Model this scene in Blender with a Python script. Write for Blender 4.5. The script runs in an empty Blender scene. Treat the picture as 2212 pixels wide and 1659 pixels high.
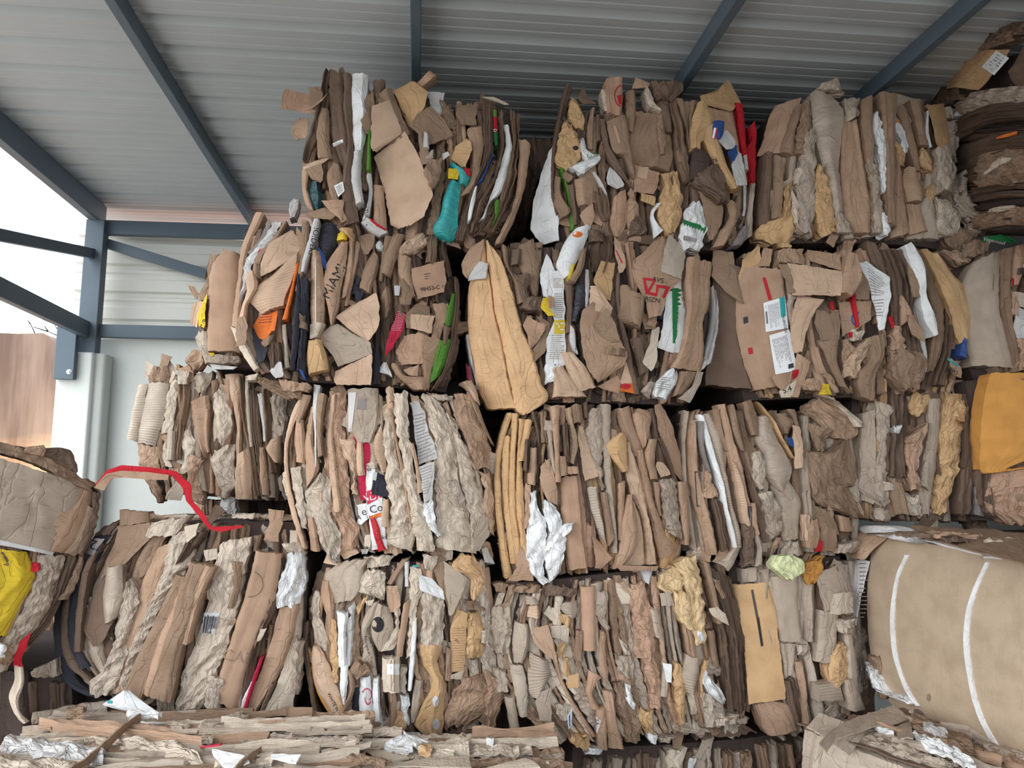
import bpy, math, random
import numpy as np
from mathutils import Vector, Euler

# ------------------------------------------------------------------ camera
IW, IH, FPX = 2212.0, 1659.0, 1663.0
CAM = np.array([0.0, 0.0, 2.15])
YAW, PITCH = math.radians(-6.9), math.radians(7.75)
scene = bpy.context.scene
cd = bpy.data.cameras.new('camera'); cam = bpy.data.objects.new('camera', cd)
scene.collection.objects.link(cam); scene.camera = cam
cam.location = CAM; cam.rotation_euler = (math.radians(90) + PITCH, 0, YAW)
cd.sensor_fit = 'HORIZONTAL'; cd.angle = 2 * math.atan(IW / 2 / FPX)
RM = np.array(Euler(cam.rotation_euler).to_matrix())

# ------------------------------------------------------------------ light
world = bpy.data.worlds.new('overcast_sky'); scene.world = world; world.use_nodes = True
wn, wl = world.node_tree.nodes, world.node_tree.links
bg = wn['Background']
tcw = wn.new('ShaderNodeTexCoord'); nzw = wn.new('ShaderNodeTexNoise'); nzw.inputs['Scale'].default_value = 2.2
mpw = wn.new('ShaderNodeMapping'); mpw.inputs['Scale'].default_value = (1, 1, 3)
crw = wn.new('ShaderNodeValToRGB')
crw.color_ramp.elements[0].position = .35; crw.color_ramp.elements[0].color = (.72, .86, .97, 1)
crw.color_ramp.elements[1].position = .65; crw.color_ramp.elements[1].color = (.97, 1, 1, 1)
wl.new(tcw.outputs['Generated'], mpw.inputs['Vector']); wl.new(mpw.outputs[0], nzw.inputs['Vector'])
wl.new(nzw.outputs['Fac'], crw.inputs['Fac']); wl.new(crw.outputs['Color'], bg.inputs['Color'])
bg.inputs['Strength'].default_value = 2.6
sun = bpy.data.lights.new('hazy_sun', 'SUN'); sun.energy = 1.5; sun.angle = math.radians(70); sun.color = (1, .96, .92)
so = bpy.data.objects.new('hazy_sun', sun); scene.collection.objects.link(so)
so.rotation_euler = Vector((.70, .42, -.55)).to_track_quat('-Z', 'Y').to_euler()
scene.view_settings.view_transform = 'Standard'; scene.view_settings.look = 'None'
scene.view_settings.gamma = 1; scene.view_settings.use_curve_mapping = False
scene.view_settings.exposure = 0.42

# ------------------------------------------------------------------ helpers
COL = scene.collection
def lin(c):
    c = np.asarray(c, float) / 255.0
    return tuple(np.where(c <= .04045, c / 12.92, ((c + .055) / 1.055) ** 2.4))
def ray(P):
    P = np.asarray(P, float)
    v = np.stack([(P[..., 0] - IW / 2) / FPX, -(P[..., 1] - IH / 2) / FPX, -np.ones(P.shape[:-1])], -1)
    return v @ RM.T
def pw(P, plane, val):
    d = ray(P); a = {'X': 0, 'Y': 1, 'Z': 2}[plane]
    return CAM + d * ((val - CAM[a]) / d[..., a])[..., None]
def pn(P, n, c):                                       # pixel rays meet the plane n.x = c
    d = ray(P); return CAM + d * ((c - CAM @ n) / (d @ n))[..., None]
def p1(x, y, Y): return pw(np.array([x, y]), 'Y', Y)

def project(A):
    v = (np.asarray(A, float) - CAM) @ RM
    return np.stack([IW / 2 - v[..., 0] / v[..., 2] * FPX, IH / 2 + v[..., 1] / v[..., 2] * FPX], -1)
def mat(name, base=None, rough=.8, metal=0.0, spec=.3):
    m = bpy.data.materials.new(name); m.use_nodes = True
    b = m.node_tree.nodes['Principled BSDF']
    b.inputs['Roughness'].default_value = rough; b.inputs['Metallic'].default_value = metal
    b.inputs['Specular IOR Level'].default_value = spec
    if base is not None: b.inputs['Base Color'].default_value = (*lin(base), 1)
    return m
class NT:
    def __init__(s, m): s.t = m.node_tree; s.b = s.t.nodes['Principled BSDF']
    def n(s, typ, **kw):
        x = s.t.nodes.new('ShaderNode' + typ)
        for k, v in kw.items():
            if hasattr(x, k): setattr(x, k, v)
            else: x.inputs[k.replace('_', ' ')].default_value = v
        return x
    def l(s, a, b): s.t.links.new(a, b)
    def math(s, op, a, b):
        x = s.n('Math', operation=op)
        for i, v in enumerate((a, b)):
            if isinstance(v, (int, float)): x.inputs[i].default_value = v
            else: s.l(v, x.inputs[i])
        return x.outputs[0]
    def ramp(s, fac, *stops):
        r = s.n('ValToRGB'); e = r.color_ramp.elements
        while len(e) < len(stops): e.new(.5)
        for q, (p, c) in zip(e, stops):
            q.position = p; q.color = (*c, 1) if len(c) == 3 else c
        s.l(fac, r.inputs['Fac']); return r.outputs['Color']
    def mul(s, a, b):
        x = s.n('MixRGB', blend_type='MULTIPLY'); x.inputs['Fac'].default_value = 1
        s.l(a, x.inputs[1]); s.l(b, x.inputs[2]); return x.outputs[0]
def paper_mat(name, kind, k=1.0):
    m = mat(name, rough=.42 if kind == 'plastic' else .85, spec=.4 if kind == 'plastic' else .2); t = NT(m)
    oi = t.n('ObjectInfo'); uv = t.n('UVMap')
    def mapped(sx, sy):
        mp = t.n('Mapping'); mp.inputs['Scale'].default_value = (sx, sy, 1); t.l(uv.outputs[0], mp.inputs['Vector']); return mp.outputs[0]
    def noise(sx, sy, det=3, dist=0.0):
        q = t.n('TexNoise'); q.inputs['Scale'].default_value = 1; q.inputs['Detail'].default_value = det; q.inputs['Distortion'].default_value = dist
        t.l(mapped(sx, sy), q.inputs['Vector']); return q.outputs['Fac']
    blot = t.ramp(noise(9, 9, 4), (.25, (.80, .78, .76)), (.6, (1, 1, 1)), (.8, (1.0, 1.0, .98)))
    col = t.mul(oi.outputs['Color'], blot)
    if kind in ('card', 'edge', 'ribbed'):
        fib = t.ramp(noise(120, 120, 3), (.3, (.95, .95, .94)), (.65, (1, 1, 1)))
        col = t.mul(col, fib)
    t.l(col, t.b.inputs['Base Color'])
    bump = t.n('Bump')
    def ridge(x):  # sharp crease lines from noise
        return t.math('ABSOLUTE', t.math('SUBTRACT', x, .5), 0.0)
    if kind == 'card':
        crease = t.math('MINIMUM', ridge(noise(13, 4.5, 2, .5)), .04)
        buck = t.math('MAXIMUM', t.math('SUBTRACT', noise(16, 130, 2), .64), 0.0)
        sep = t.n('SeparateXYZ'); t.l(uv.outputs[0], sep.inputs[0])
        fl = t.math('SINE', t.math('MULTIPLY', sep.outputs['Y'], 420.0), 0.0)
        h = t.math('ADD', t.math('MULTIPLY', crease, 4.5), t.math('MULTIPLY', fl, .012))
        h = t.math('SUBTRACT', h, t.math('MULTIPLY', buck, 1.6))
        h = t.math('ADD', h, t.math('MULTIPLY', noise(45, 45, 3), .05)); s_, d_ = .8, .02
    elif kind == 'edge':
        sep = t.n('SeparateXYZ'); t.l(uv.outputs[0], sep.inputs[0])
        h = t.math('ADD', t.math('MULTIPLY', noise(260, 12, 3), .8), t.math('MULTIPLY', noise(60, 60, 2), .3)); s_, d_ = .9, .012
    elif kind == 'ribbed':
        sep = t.n('SeparateXYZ'); t.l(uv.outputs[0], sep.inputs[0])
        wob = t.math('MULTIPLY', noise(6, 6, 2), 2.0)
        fl = t.math('SINE', t.math('ADD', t.math('MULTIPLY', sep.outputs['Y'], 440.0), wob), 0.0)
        h = t.math('ADD', t.math('MULTIPLY', fl, .13), t.math('MULTIPLY', noise(30, 30, 3), .4)); s_, d_ = .8, .012
    elif kind == 'paper':
        def cells(sx, sy, feat):
            wv = t.n('TexNoise'); wv.inputs['Scale'].default_value = 1.0; t.l(mapped(sx * .5, sy * .5), wv.inputs['Vector'])
            ad = t.n('MixRGB', blend_type='LINEAR_LIGHT'); ad.inputs['Fac'].default_value = .35; t.l(mapped(sx, sy), ad.inputs[1]); t.l(wv.outputs['Color'], ad.inputs[2])
            q = t.n('TexVoronoi', feature=feat, voronoi_dimensions='2D'); q.inputs['Scale'].default_value = 1.0; t.l(ad.outputs[0], q.inputs['Vector']); return q.outputs['Distance']
        h = t.math('ADD', t.math('MULTIPLY', cells(15, 7, 'F1'), .75), t.math('MULTIPLY', cells(38, 20, 'F1'), .30))
        h = t.math('ADD', h, t.math('MULTIPLY', t.math('MINIMUM', cells(22, 9, 'DISTANCE_TO_EDGE'), .035), 2.5))
        h = t.math('ADD', h, t.math('MULTIPLY', t.math('MINIMUM', ridge(noise(9, 5, 2, 1.5)), .03), 4.0))
        h = t.math('ADD', h, t.math('MULTIPLY', noise(40, 40, 2), .15)); s_, d_ = .95, .03
    else:
        c1 = ridge(noise(9, 16, 2, 1.0)); h = t.math('ADD', t.math('MULTIPLY', c1, 1.6), t.math('MULTIPLY', noise(40, 30, 2), .2)); s_, d_ = .6, .02
    bump.inputs['Strength'].default_value = s_ * k; bump.inputs['Distance'].default_value = d_
    t.l(h, bump.inputs['Height']); t.l(bump.outputs[0], t.b.inputs['Normal'])
    return m
MAT = {k: paper_mat(n, k) for k, n in (('card', 'kraft_cardboard'), ('edge', 'cardboard_edges'), ('ribbed', 'ribbed_cardboard'), ('paper', 'creased_paper'), ('plastic', 'plastic_film'))}
MAT['board'] = paper_mat('smooth_board', 'card', .25)
mp_ = mat('print_and_shade_ink', rough=.7); t_ = NT(mp_); t_.l(t_.n('ObjectInfo').outputs['Color'], t_.b.inputs['Base Color']); MAT['ink_and_shade'] = mp_

# colour letters: sRGB as seen in soft daylight
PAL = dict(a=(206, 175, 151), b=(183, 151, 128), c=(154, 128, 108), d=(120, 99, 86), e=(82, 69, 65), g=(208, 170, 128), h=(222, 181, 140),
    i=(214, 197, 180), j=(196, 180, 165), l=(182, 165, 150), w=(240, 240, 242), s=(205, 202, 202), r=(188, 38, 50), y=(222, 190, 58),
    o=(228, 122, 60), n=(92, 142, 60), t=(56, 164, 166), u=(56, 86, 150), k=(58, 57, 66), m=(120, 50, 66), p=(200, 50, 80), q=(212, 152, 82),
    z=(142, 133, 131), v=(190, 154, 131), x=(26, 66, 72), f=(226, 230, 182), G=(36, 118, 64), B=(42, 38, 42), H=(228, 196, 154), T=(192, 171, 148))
WORDS = dict(w='white', s='greyish white', r='red', y='yellow', o='orange', n='green', t='teal', u='blue', k='black', m='maroon', p='crimson', x='dark green',
    i='cream', g='golden brown', q='orange brown', f='pale yellow', h='bright kraft brown', H='light golden')
KINDS = dict(F=('cardboard_sheet', 'card'), P=('cardboard_flap', 'card'), C=('crumpled_paper', 'paper'), R=('ribbed_cardboard', 'ribbed'),
    E=('layered_cardboard', 'edge'), W=('plastic_film', 'plastic'))

def hash2(ix, iy, seed):
    h = (ix.astype(np.int64) * 374761393 + iy.astype(np.int64) * 668265263 + seed * 982451653) & 0x7fffffff
    h = ((h ^ (h >> 13)) * 1274126177) & 0x7fffffff
    return ((h ^ (h >> 16)) & 0xffff) / 65535.0
def vnoise(x, y, seed=0):
    ix, iy = np.floor(x), np.floor(y); fx, fy = x - ix, y - iy
    fx = fx * fx * (3 - 2 * fx); fy = fy * fy * (3 - 2 * fy)
    a = hash2(ix, iy, seed) * (1 - fx) + hash2(ix + 1, iy, seed) * fx
    b = hash2(ix, iy + 1, seed) * (1 - fx) + hash2(ix + 1, iy + 1, seed) * fx
    return (a * (1 - fy) + b * fy) * 2 - 1
def crumple(u, v, rng, lam, k=4):
    """sharp folded facets: triangle waves along random directions, warped by soft noise"""
    sd = rng.randrange(9999); out = 0
    wx = vnoise(u / lam * .8, v / lam * .8, sd) * lam * .5; wy = vnoise(u / lam * .8 + 7, v / lam * .8, sd + 1) * lam * .5
    for i in range(k):
        a = rng.uniform(0, math.pi); L = lam * (.62 ** i) * rng.uniform(.8, 1.2)
        q = ((u + wx) * math.cos(a) + (v + wy) * math.sin(a)) / L + rng.random()
        out = out + np.abs((q % 1) - .5) * 2 * (.62 ** i)
    return out / 2 - .6

def mesh_obj(name, V, F, material, parent=None, loc=(0, 0, 0), uv=None, color=None, smooth=True, sharp=None):
    me = bpy.data.meshes.new(name)
    V = np.asarray(V, np.float32)
    me.from_pydata(V.tolist(), [], F)
    if smooth: me.polygons.foreach_set('use_smooth', [True] * len(me.polygons))
    if uv is not None:
        lay = me.uv_layers.new(name='UVMap')
        li = np.zeros(len(me.loops), np.int32); me.loops.foreach_get('vertex_index', li)
        lay.data.foreach_set('uv', np.asarray(uv, np.float32)[li].ravel())
    if sharp: me.set_sharp_from_angle(angle=sharp)
    me.materials.append(material); me.update()
    o = bpy.data.objects.new(name, me); COL.objects.link(o); o.location = loc
    if parent is not None: o.parent = parent
    if color is not None: o.color = (*lin(color), 1)
    return o
def tag(o, label=None, cat=None, group=None, kind=None):
    for k, v in (('label', label), ('category', cat), ('group', group), ('kind', kind)):
        if v: o[k] = v
    return o
def empty(name, loc, label, cat, group=None):
    o = bpy.data.objects.new(name, None); COL.objects.link(o); o.location = loc; o.empty_display_size = .1
    return tag(o, label, cat, group)
def box_vf(x0, x1, y0, y1, z0, z1):
    V = [(x, y, z) for z in (z0, z1) for y in (y0, y1) for x in (x0, x1)]
    return V, [(0, 2, 3, 1), (4, 5, 7, 6), (0, 1, 5, 4), (2, 6, 7, 3), (0, 4, 6, 2), (1, 3, 7, 5)]
def bevel(o, w=.006, seg=2):
    m = o.modifiers.new('bevel', 'BEVEL'); m.width = w; m.segments = seg; m.limit_method = 'ANGLE'; return o

def resample(rows, N, smooth):
    """rows: n x 4 (left x, left y, right x, right y) -> N x 4"""
    R = np.asarray(rows, float)
    c = (R[:, :2] + R[:, 2:]) / 2
    s = np.concatenate([[0], np.cumsum(np.maximum(np.hypot(*np.diff(c, axis=0).T), 1e-3))]); s /= s[-1]
    t = np.linspace(0, 1, N)
    if not smooth or len(R) < 3:
        return np.stack([np.interp(t, s, R[:, i]) for i in range(4)], 1)
    out = np.zeros((N, 4)); k = np.clip(np.searchsorted(s, t, 'right') - 1, 0, len(s) - 2)
    for i in range(4):
        m = np.gradient(R[:, i], s); h = s[k + 1] - s[k]; q = (t - s[k]) / h
        out[:, i] = (2*q**3-3*q**2+1)*R[k, i] + (q**3-2*q**2+q)*h*m[k] + (-2*q**3+3*q**2)*R[k+1, i] + (q**3-q**2)*h*m[k+1]
    return out

class Bale:
    """one pressed bale: an Empty at its base, a packed core and its visible sheets as children"""
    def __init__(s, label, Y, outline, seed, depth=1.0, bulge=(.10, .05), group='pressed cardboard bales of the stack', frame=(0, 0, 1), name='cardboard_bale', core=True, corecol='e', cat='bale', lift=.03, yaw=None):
        s.rng = random.Random(seed); s.Y = Y; s.fr = frame; s.layer = lift; s.hm = {}; s.bul = bulge
        s.rows = np.array(outline, float).reshape(-1, 4)
        if yaw is not None:                                   # face turned: (px, py, depth) of two points on it
            (a, b_) = [p1(*q) for q in yaw]; t_ = (b_ - a) * np.array([1, 1, 0]); t_ /= np.linalg.norm(t_); s.tan = t_; s.n = np.array([t_[1], -t_[0], 0]); s.c = float(a @ s.n)
        else: s.tan = np.array([1.0, 0, 0]); s.n = np.array([0, -1.0, 0]); s.c = -float(Y)
        W = np.concatenate([pn(s.rows[:, :2], s.n, s.c), pn(s.rows[:, 2:], s.n, s.c)])
        s.x0, s.x1, s.z0, s.z1 = (W @ s.tan).min(), (W @ s.tan).max(), W[:, 2].min(), W[:, 2].max()
        s.loc = s.tan * (s.x0 + s.x1) / 2 + s.n * (s.c - depth / 2) + np.array([0, 0, s.z0]); s.depth = depth; s.last = None
        s.root = empty(name, s.loc, label, cat, group)
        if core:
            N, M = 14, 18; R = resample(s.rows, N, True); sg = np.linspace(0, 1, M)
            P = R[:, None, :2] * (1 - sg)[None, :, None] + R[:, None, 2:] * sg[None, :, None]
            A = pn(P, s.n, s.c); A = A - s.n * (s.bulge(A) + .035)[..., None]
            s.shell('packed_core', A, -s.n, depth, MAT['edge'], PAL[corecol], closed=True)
    def bulge(s, A):
        ux = np.clip(np.abs((A @ s.tan - (s.x0 + s.x1) / 2) / ((s.x1 - s.x0) / 2)), 0, 1.05)
        uz = np.clip(np.abs((A[..., 2] - (s.z0 + s.z1) / 2) / ((s.z1 - s.z0) / 2)), 0, 1.05)
        return s.bul[0] * ux ** 3.2 + s.bul[1] * uz ** 3.2
    def shell(s, name, A, back, dist, material, color, closed=False, full=False, parent=None):
        N, M = A.shape[:2]; V = [A.reshape(-1, 3)]; g = np.arange(N * M).reshape(N, M)
        F = np.stack([g[:-1, :-1], g[1:, :-1], g[1:, 1:], g[:-1, 1:]], -1).reshape(-1, 4).tolist()
        du = np.linalg.norm(np.diff(A, axis=1), axis=2).mean() * np.arange(M); dv = np.linalg.norm(np.diff(A, axis=0), axis=2).mean() * np.arange(N)
        o1, o2 = s.rng.random() * 20, s.rng.random() * 20
        UV = np.stack(np.broadcast_arrays(du[None] + o1, dv[:, None] + o2), -1).reshape(-1, 2)
        ring = np.concatenate([g[0, :], g[1:, -1], g[-1, -2::-1], g[-2:0:-1, 0]])
        n0 = N * M
        if full:
            V.append(A.reshape(-1, 3) + back * dist); UV = np.concatenate([UV, UV])
            h = g + n0; F += np.stack([h[:-1, :-1], h[:-1, 1:], h[1:, 1:], h[1:, :-1]], -1).reshape(-1, 4).tolist(); rb = ring + n0
        else:
            V.append(A.reshape(-1, 3)[ring] + back * dist); UV = np.concatenate([UV, UV[ring] + dist]); rb = np.arange(len(ring)) + n0
            if closed: F.append(rb.tolist())
        k = len(ring)
        F += [[int(ring[(i + 1) % k]), int(ring[i]), int(rb[i]), int(rb[(i + 1) % k])] for i in range(k)]
        F = [f[::-1] for f in F] if s.flip(A, back) else F
        return mesh_obj(name, np.concatenate(V) - s.loc, F, material, parent or s.root, uv=UV, color=color, sharp=math.radians(50))
    def flip(s, A, back):
        a, b, c = A[0, 0], A[-1, 0], A[0, -1]
        return np.dot(np.cross(b - a, c - a), back) > 0
    def strip(s, kind, col, rows, px=False, top=False, layer=None, name=None, label=None, amp=1.0, parent=None):
        rng = s.rng
        if isinstance(rows, str): rows = [[float(x) for x in r.split()] for r in rows.split('|')]
        R = np.asarray(rows, float).reshape(-1, 4).copy()
        if not px:
            fx, fy, fs = s.fr; R[:, 0::2] = R[:, 0::2] / fs + fx; R[:, 1::2] = R[:, 1::2] / fs + fy
        wpx = np.hypot(R[:, 2] - R[:, 0], R[:, 3] - R[:, 1]).mean(); lpx = np.hypot(*np.diff((R[:, :2] + R[:, 2:]) / 2, axis=0).T).sum()
        N = int(np.clip(lpx / 5, 6, 64)); M = int(np.clip(wpx / (1.6 if kind == 'E' else 3.6), 5, 44))
        Q = resample(R, N, kind != 'P'); t = np.linspace(0, 1, N)
        sd = rng.randrange(9999); je = {'C': 3.2, 'P': 1.5, 'E': 1.6, 'R': 1.2, 'W': .8}.get(kind, 1.1) * min(1, wpx / 18)
        for c in (0, 2): Q[:, c] += je * (vnoise(t * lpx / 9, t * 0, sd + c) + .6 * vnoise(t * lpx / 30, t * 0, sd + c + 1))
        sg = np.linspace(0, 1, M)
        P = Q[:, None, :2] * (1 - sg)[None, :, None] + Q[:, None, 2:] * sg[None, :, None]
        dirv = (Q[-1, :2] + Q[-1, 2:] - Q[0, :2] - Q[0, 2:]); dirv /= max(np.hypot(*dirv), 1e-6)
        jt = {'C': 4.5, 'P': 1.2, 'E': 4.0}.get(kind, 2.0) * min(1, lpx / 40)
        e0 = vnoise(sg * wpx / 7, sg * 0, sd + 5) + vnoise(sg * wpx / 2.5, sg * 0, sd + 7) * .5; e1 = vnoise(sg * wpx / 7, sg * 0, sd + 6)
        w0 = np.clip(1 - t * N / 4, 0, 1)[:, None]; w1 = w0[::-1]
        P += dirv * (jt * (e0[None] * w0 + e1[None] * w1))[..., None]
        auto = layer is None
        if auto: layer = s.layer
        if top: A = pw(P, 'Z', s.z1 + layer); nrm = np.array([0, 0, 1.0])
        else: A = pn(P, s.n, s.c + layer); nrm = s.n
        du = np.linalg.norm(A[:, -1] - A[:, 0], axis=1).mean(); dv = np.linalg.norm(np.diff(A, axis=0), axis=2).sum(0).mean()
        u = sg[None] * du + t[:, None] * 0; v = t[:, None] * dv + sg[None] * 0; q = 2 * sg[None] - 1
        if kind in 'FRW' and not (kind == 'R' and du > .12):
            hgt = min(.4 * du, .020 if kind == 'F' else .034); ex = rng.uniform(2.5, 7) if kind == 'F' else rng.uniform(1.8, 2.8); sk = rng.uniform(-.45, .45)
            if du > .09 and kind == 'F': ex = 9
            d = hgt * (1 - np.abs(np.clip(q + sk * (1 - q * q), -1, 1)) ** ex)
            d = d + .010 * amp * vnoise(v / .13 + sd, u / .2, sd) + .004 * amp * crumple(u, v, rng, .12, 3) * (2.2 if kind == 'W' else 1)
            if du > .05 and kind == 'F':                       # a few sharp long folds
                for _ in range(1 + int(du / .06)):
                    f0, f1 = rng.uniform(-.8, .8), rng.uniform(-.35, .35); fw = q - f0 - f1 * (t[:, None] - .5) - .12 * vnoise(t * 3, t * 0, rng.randrange(9999))[:, None]
                    d = d + amp * rng.uniform(-.012, .014) * np.exp(-np.abs(fw) * du / rng.uniform(.008, .03))
            if du > .05: d = d + .007 * amp * crumple(u, v * .5, rng, .22, 3)
            for _ in range(int(dv / .3)):
                tc = rng.random(); d = d - .004 * amp * np.exp(-((t[:, None] - tc + .03 * q * rng.uniform(-1, 1)) * dv / .006) ** 2)
        elif kind in 'PR':
            d = np.clip(du, 0, .25) * .5 * q * math.tan(rng.uniform(-.28, .28)) + np.clip(dv, 0, .3) * (t[:, None] - .5) * math.tan(rng.uniform(-.05, .2))
            a = rng.uniform(0, 3.14); bend = np.abs(q * math.cos(a) + (2 * t[:, None] - 1) * math.sin(a) + rng.uniform(-.4, .4))
            d = d - bend * min(du, dv) * rng.uniform(.02, .12) * amp
            d = d + .006 * amp * vnoise(u / .11, v / .11, sd) + .004 * amp * crumple(u, v, rng, .14, 3)
        elif kind == 'C':
            lam = np.clip(du * .8, .05, .16); a_ = min(.034, du * .34) * amp
            d = a_ * crumple(u, v * .75, rng, lam, 4) + a_ * .5 * (1 - q * q) + .25 * a_ * crumple(u, v, rng, lam * .3, 2)
        elif kind == 'E':
            nl = max(2, int(du / .013)); f = sg * nl + .25 * vnoise(t * 3, t * 0, sd)[:, None]; ii = np.floor(f)
            h = hash2(ii, ii * 0, sd); fr_ = f - ii
            d = .034 * (h - .5) + .010 * (1 - np.abs(2 * fr_ - 1) ** 3) + .005 * vnoise(v / .05, ii, sd + 3) + .012 * vnoise(v / .2, ii, sd + 4) + .012 * (1 - q ** 4)
        D = d * np.ones((N, M))
        if not top:
            for _ in range(2): A = pn(P, s.n, s.c + layer - s.bulge(A))
        A = A + nrm * D[..., None]
        hm = s.hm.setdefault(top, np.full((520, 640), -1.0, np.float32)); pq = project(A); ci = np.clip((pq[..., 1] / 5 + 60).astype(int), 0, 519); cj = np.clip((pq[..., 0] / 5 + 80).astype(int), 0, 639)
        cc = s.z1 if top else s.c
        if auto:                                              # lie on whatever is already there
            gap = hm[ci, cj] - (A @ nrm - cc); gap = gap[hm[ci, cj] > -.5]
            if len(gap) > 8: A = A + nrm * np.clip(np.percentile(gap, 95) + .002, -.025, .08)
        np.maximum.at(hm, (ci, cj), (A @ nrm - cc).astype(np.float32))
        nm, mk = KINDS[kind]
        if kind in 'FP' and col in 'wsikz' and kind == 'P': nm = 'paper_sheet'
        full = kind == 'P'
        o = s.shell(name or nm, A, -nrm, .006 if full else (.018 if top else .09), MAT['board' if amp < .5 and mk == 'card' else mk], PAL[col], full=full, parent=parent)
        if label: o['label'] = label
        elif col in WORDS and not name: o['label'] = WORDS[col] + ' ' + (name or nm).replace('_', ' ')
        s.last = s.base = (o, project(A).reshape(-1, 2), A.reshape(-1, 3), nrm, top)
        return o
    def sticker(s, col, rows, name, label):
        """a paper label stuck flat on the last sheet"""
        fx, fy, fs = s.fr; s.last = s.base; Q = resample(np.array([[float(x) for x in r.split()] for r in rows.split('|')]) / fs + np.array([fx, fy, fx, fy]), 24, False)
        sg = np.linspace(0, 1, 14); P = Q[:, None, :2] * (1 - sg)[None, :, None] + Q[:, None, 2:] * sg[None, :, None]
        n = s.last[3]; A = s.surf(P.reshape(-1, 2)).reshape(24, 14, 3) + n * .001
        h = A @ n; g = h.copy()
        for _ in range(4): g[1:-1] = (g[:-2] + g[1:-1] + g[2:]) / 3; g[:, 1:-1] = (g[:, :-2] + g[:, 1:-1] + g[:, 2:]) / 3
        A = A + n * (g - h + max(0, (h - g).max()))[..., None]
        o = s.shell(name or 'paper_label', A, -n, .004, MAT['ink_and_shade'], PAL[col], full=True, parent=s.base[0]); o['label'] = label or WORDS.get(col, 'plain') + ' ' + (name or 'paper_label').replace('_', ' ')
        s.last = (s.base[0], project(A).reshape(-1, 2), A.reshape(-1, 3), n, False)
    # ---------------- printing and painted dark openings on the last sheet
    def surf(s, Q):
        o, P, A, nrm, top = s.last
        dd = ((Q[:, None] - P[None]) ** 2).sum(-1); idx = np.argsort(dd, 1)[:, :3]
        w = 1 / (np.take_along_axis(dd, idx, 1) + .05); w /= w.sum(1, keepdims=True)
        h = ((A @ nrm)[idx] * w).sum(1)
        d = ray(Q); W = CAM + d * ((h - CAM @ nrm) / (d @ nrm))[:, None]
        return W + nrm * .0035
    def decal(s, name, Q, F, col, frame=True):
        Q = np.asarray(Q, float)
        if frame: Q = Q / s.fr[2] + np.array(s.fr[:2])
        return mesh_obj(name, s.surf(Q) - s.loc, F, MAT['ink_and_shade'], s.last[0], color=PAL[col], smooth=False)
    def quads(s, name, quads, col, n=1):
        Q, F = [], []
        for q in quads:
            q = np.asarray(q, float).reshape(4, 2); k = len(Q); g = np.linspace(0, 1, n + 1)
            for b in g:
                for a in g: Q.append((q[0] * (1 - a) + q[1] * a) * (1 - b) + (q[3] * (1 - a) + q[2] * a) * b)
            F += [(k + r * (n + 1) + c, k + (r + 1) * (n + 1) + c, k + (r + 1) * (n + 1) + c + 1, k + r * (n + 1) + c + 1) for r in range(n) for c in range(n)]
        return s.decal(name, Q, F, col)
    def text(s, txt, cx, cy, size, rot, col):
        cu = bpy.data.curves.new('lettering', 'FONT'); cu.body = txt; cu.size = size * 1.35; cu.align_x = 'CENTER'; cu.align_y = 'CENTER'; cu.resolution_u = 3
        ob = bpy.data.objects.new('lettering', cu); COL.objects.link(ob)
        dg = bpy.context.evaluated_depsgraph_get(); me = bpy.data.meshes.new_from_object(ob.evaluated_get(dg))
        V = np.array([v.co[:2] for v in me.vertices]); F = [tuple(p.vertices) for p in me.polygons]
        bpy.data.objects.remove(ob); bpy.data.curves.remove(cu); bpy.data.meshes.remove(me)
        r = math.radians(rot); c, sn = math.cos(r), math.sin(r)
        s.decal('printed_text', np.stack([cx + V[:, 0] * c + V[:, 1] * sn, cy + V[:, 0] * sn - V[:, 1] * c], 1), F, col)
    def sub(s, q, a0, b0, a1, b1):
        q = np.asarray(q, float).reshape(4, 2)
        f = lambda a, b: (q[0] * (1 - a) + q[1] * a) * (1 - b) + (q[3] * (1 - a) + q[2] * a) * b
        return [f(a0, b0), f(a1, b0), f(a1, b1), f(a0, b1)]
    def mark(s, line):
        p = line.split(); k, col = p[0][1], p[1]; rng = s.rng
        if k == 't': s.text(' '.join(p[6:]), float(p[2]), float(p[3]), float(p[4]), float(p[5]), col); return
        v = [float(x) for x in p[2:]]
        if k == 'q': s.quads('print_and_shade_patch', [v[:8]], col, 6)
        elif k == 'b':
            n = int(v[8]); L = []; a = 0
            for i in range(n):
                w = rng.choice((.4, .6, .8)) / n; L.append(s.sub(v[:8], i / n, 0, i / n + w, 1))
            s.quads('barcode', L, col, 2)
        elif k == 'l':
            n = int(v[8]); L = []
            for i in range(n):
                a = 0; e = rng.uniform(.6, 1)
                while a < e:
                    w = rng.uniform(.05, .2); L.append(s.sub(v[:8], a, (i + .25) / n, min(a + w, 1), (i + .52) / n)); a += w + .03
            s.quads('fine_print', L, col, 1)
        elif k == 'd':
            n = int(v[8]); L = []
            for i in range(n):
                for j in range(n * 2):
                    x = (i + .5 * (j % 2) + .3) / (n + .5); y = (j + .5) / (2 * n); L.append(s.sub(v[:8], x, y, x + .35 / n, y + .17 / n))
            s.quads('polka_dots', L, col, 1)
        elif k == 'g':
            n = int(v[8]); L = [s.sub(v[:8], 0, 0, 1, .5)]
            for i in range(n):
                a = i / n; h = rng.uniform(.7, 1.0); q = s.sub(v[:8], a, .45, a + 1 / n, h); q[3] = (np.array(q[3]) + np.array(q[2])) / 2 ; q[2] = q[3] + .02 * (np.array(q[1]) - np.array(q[0])); L.append(q)
            s.quads('printed_grass', L, col, 3)
        elif k == 'o':
            cx, cy, rx, ry, th = v[:5]; a0, a1 = (math.radians(x) for x in (v[5:7] if len(v) > 6 else (0, 360))); n = 28; Q = []; F = []
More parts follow.
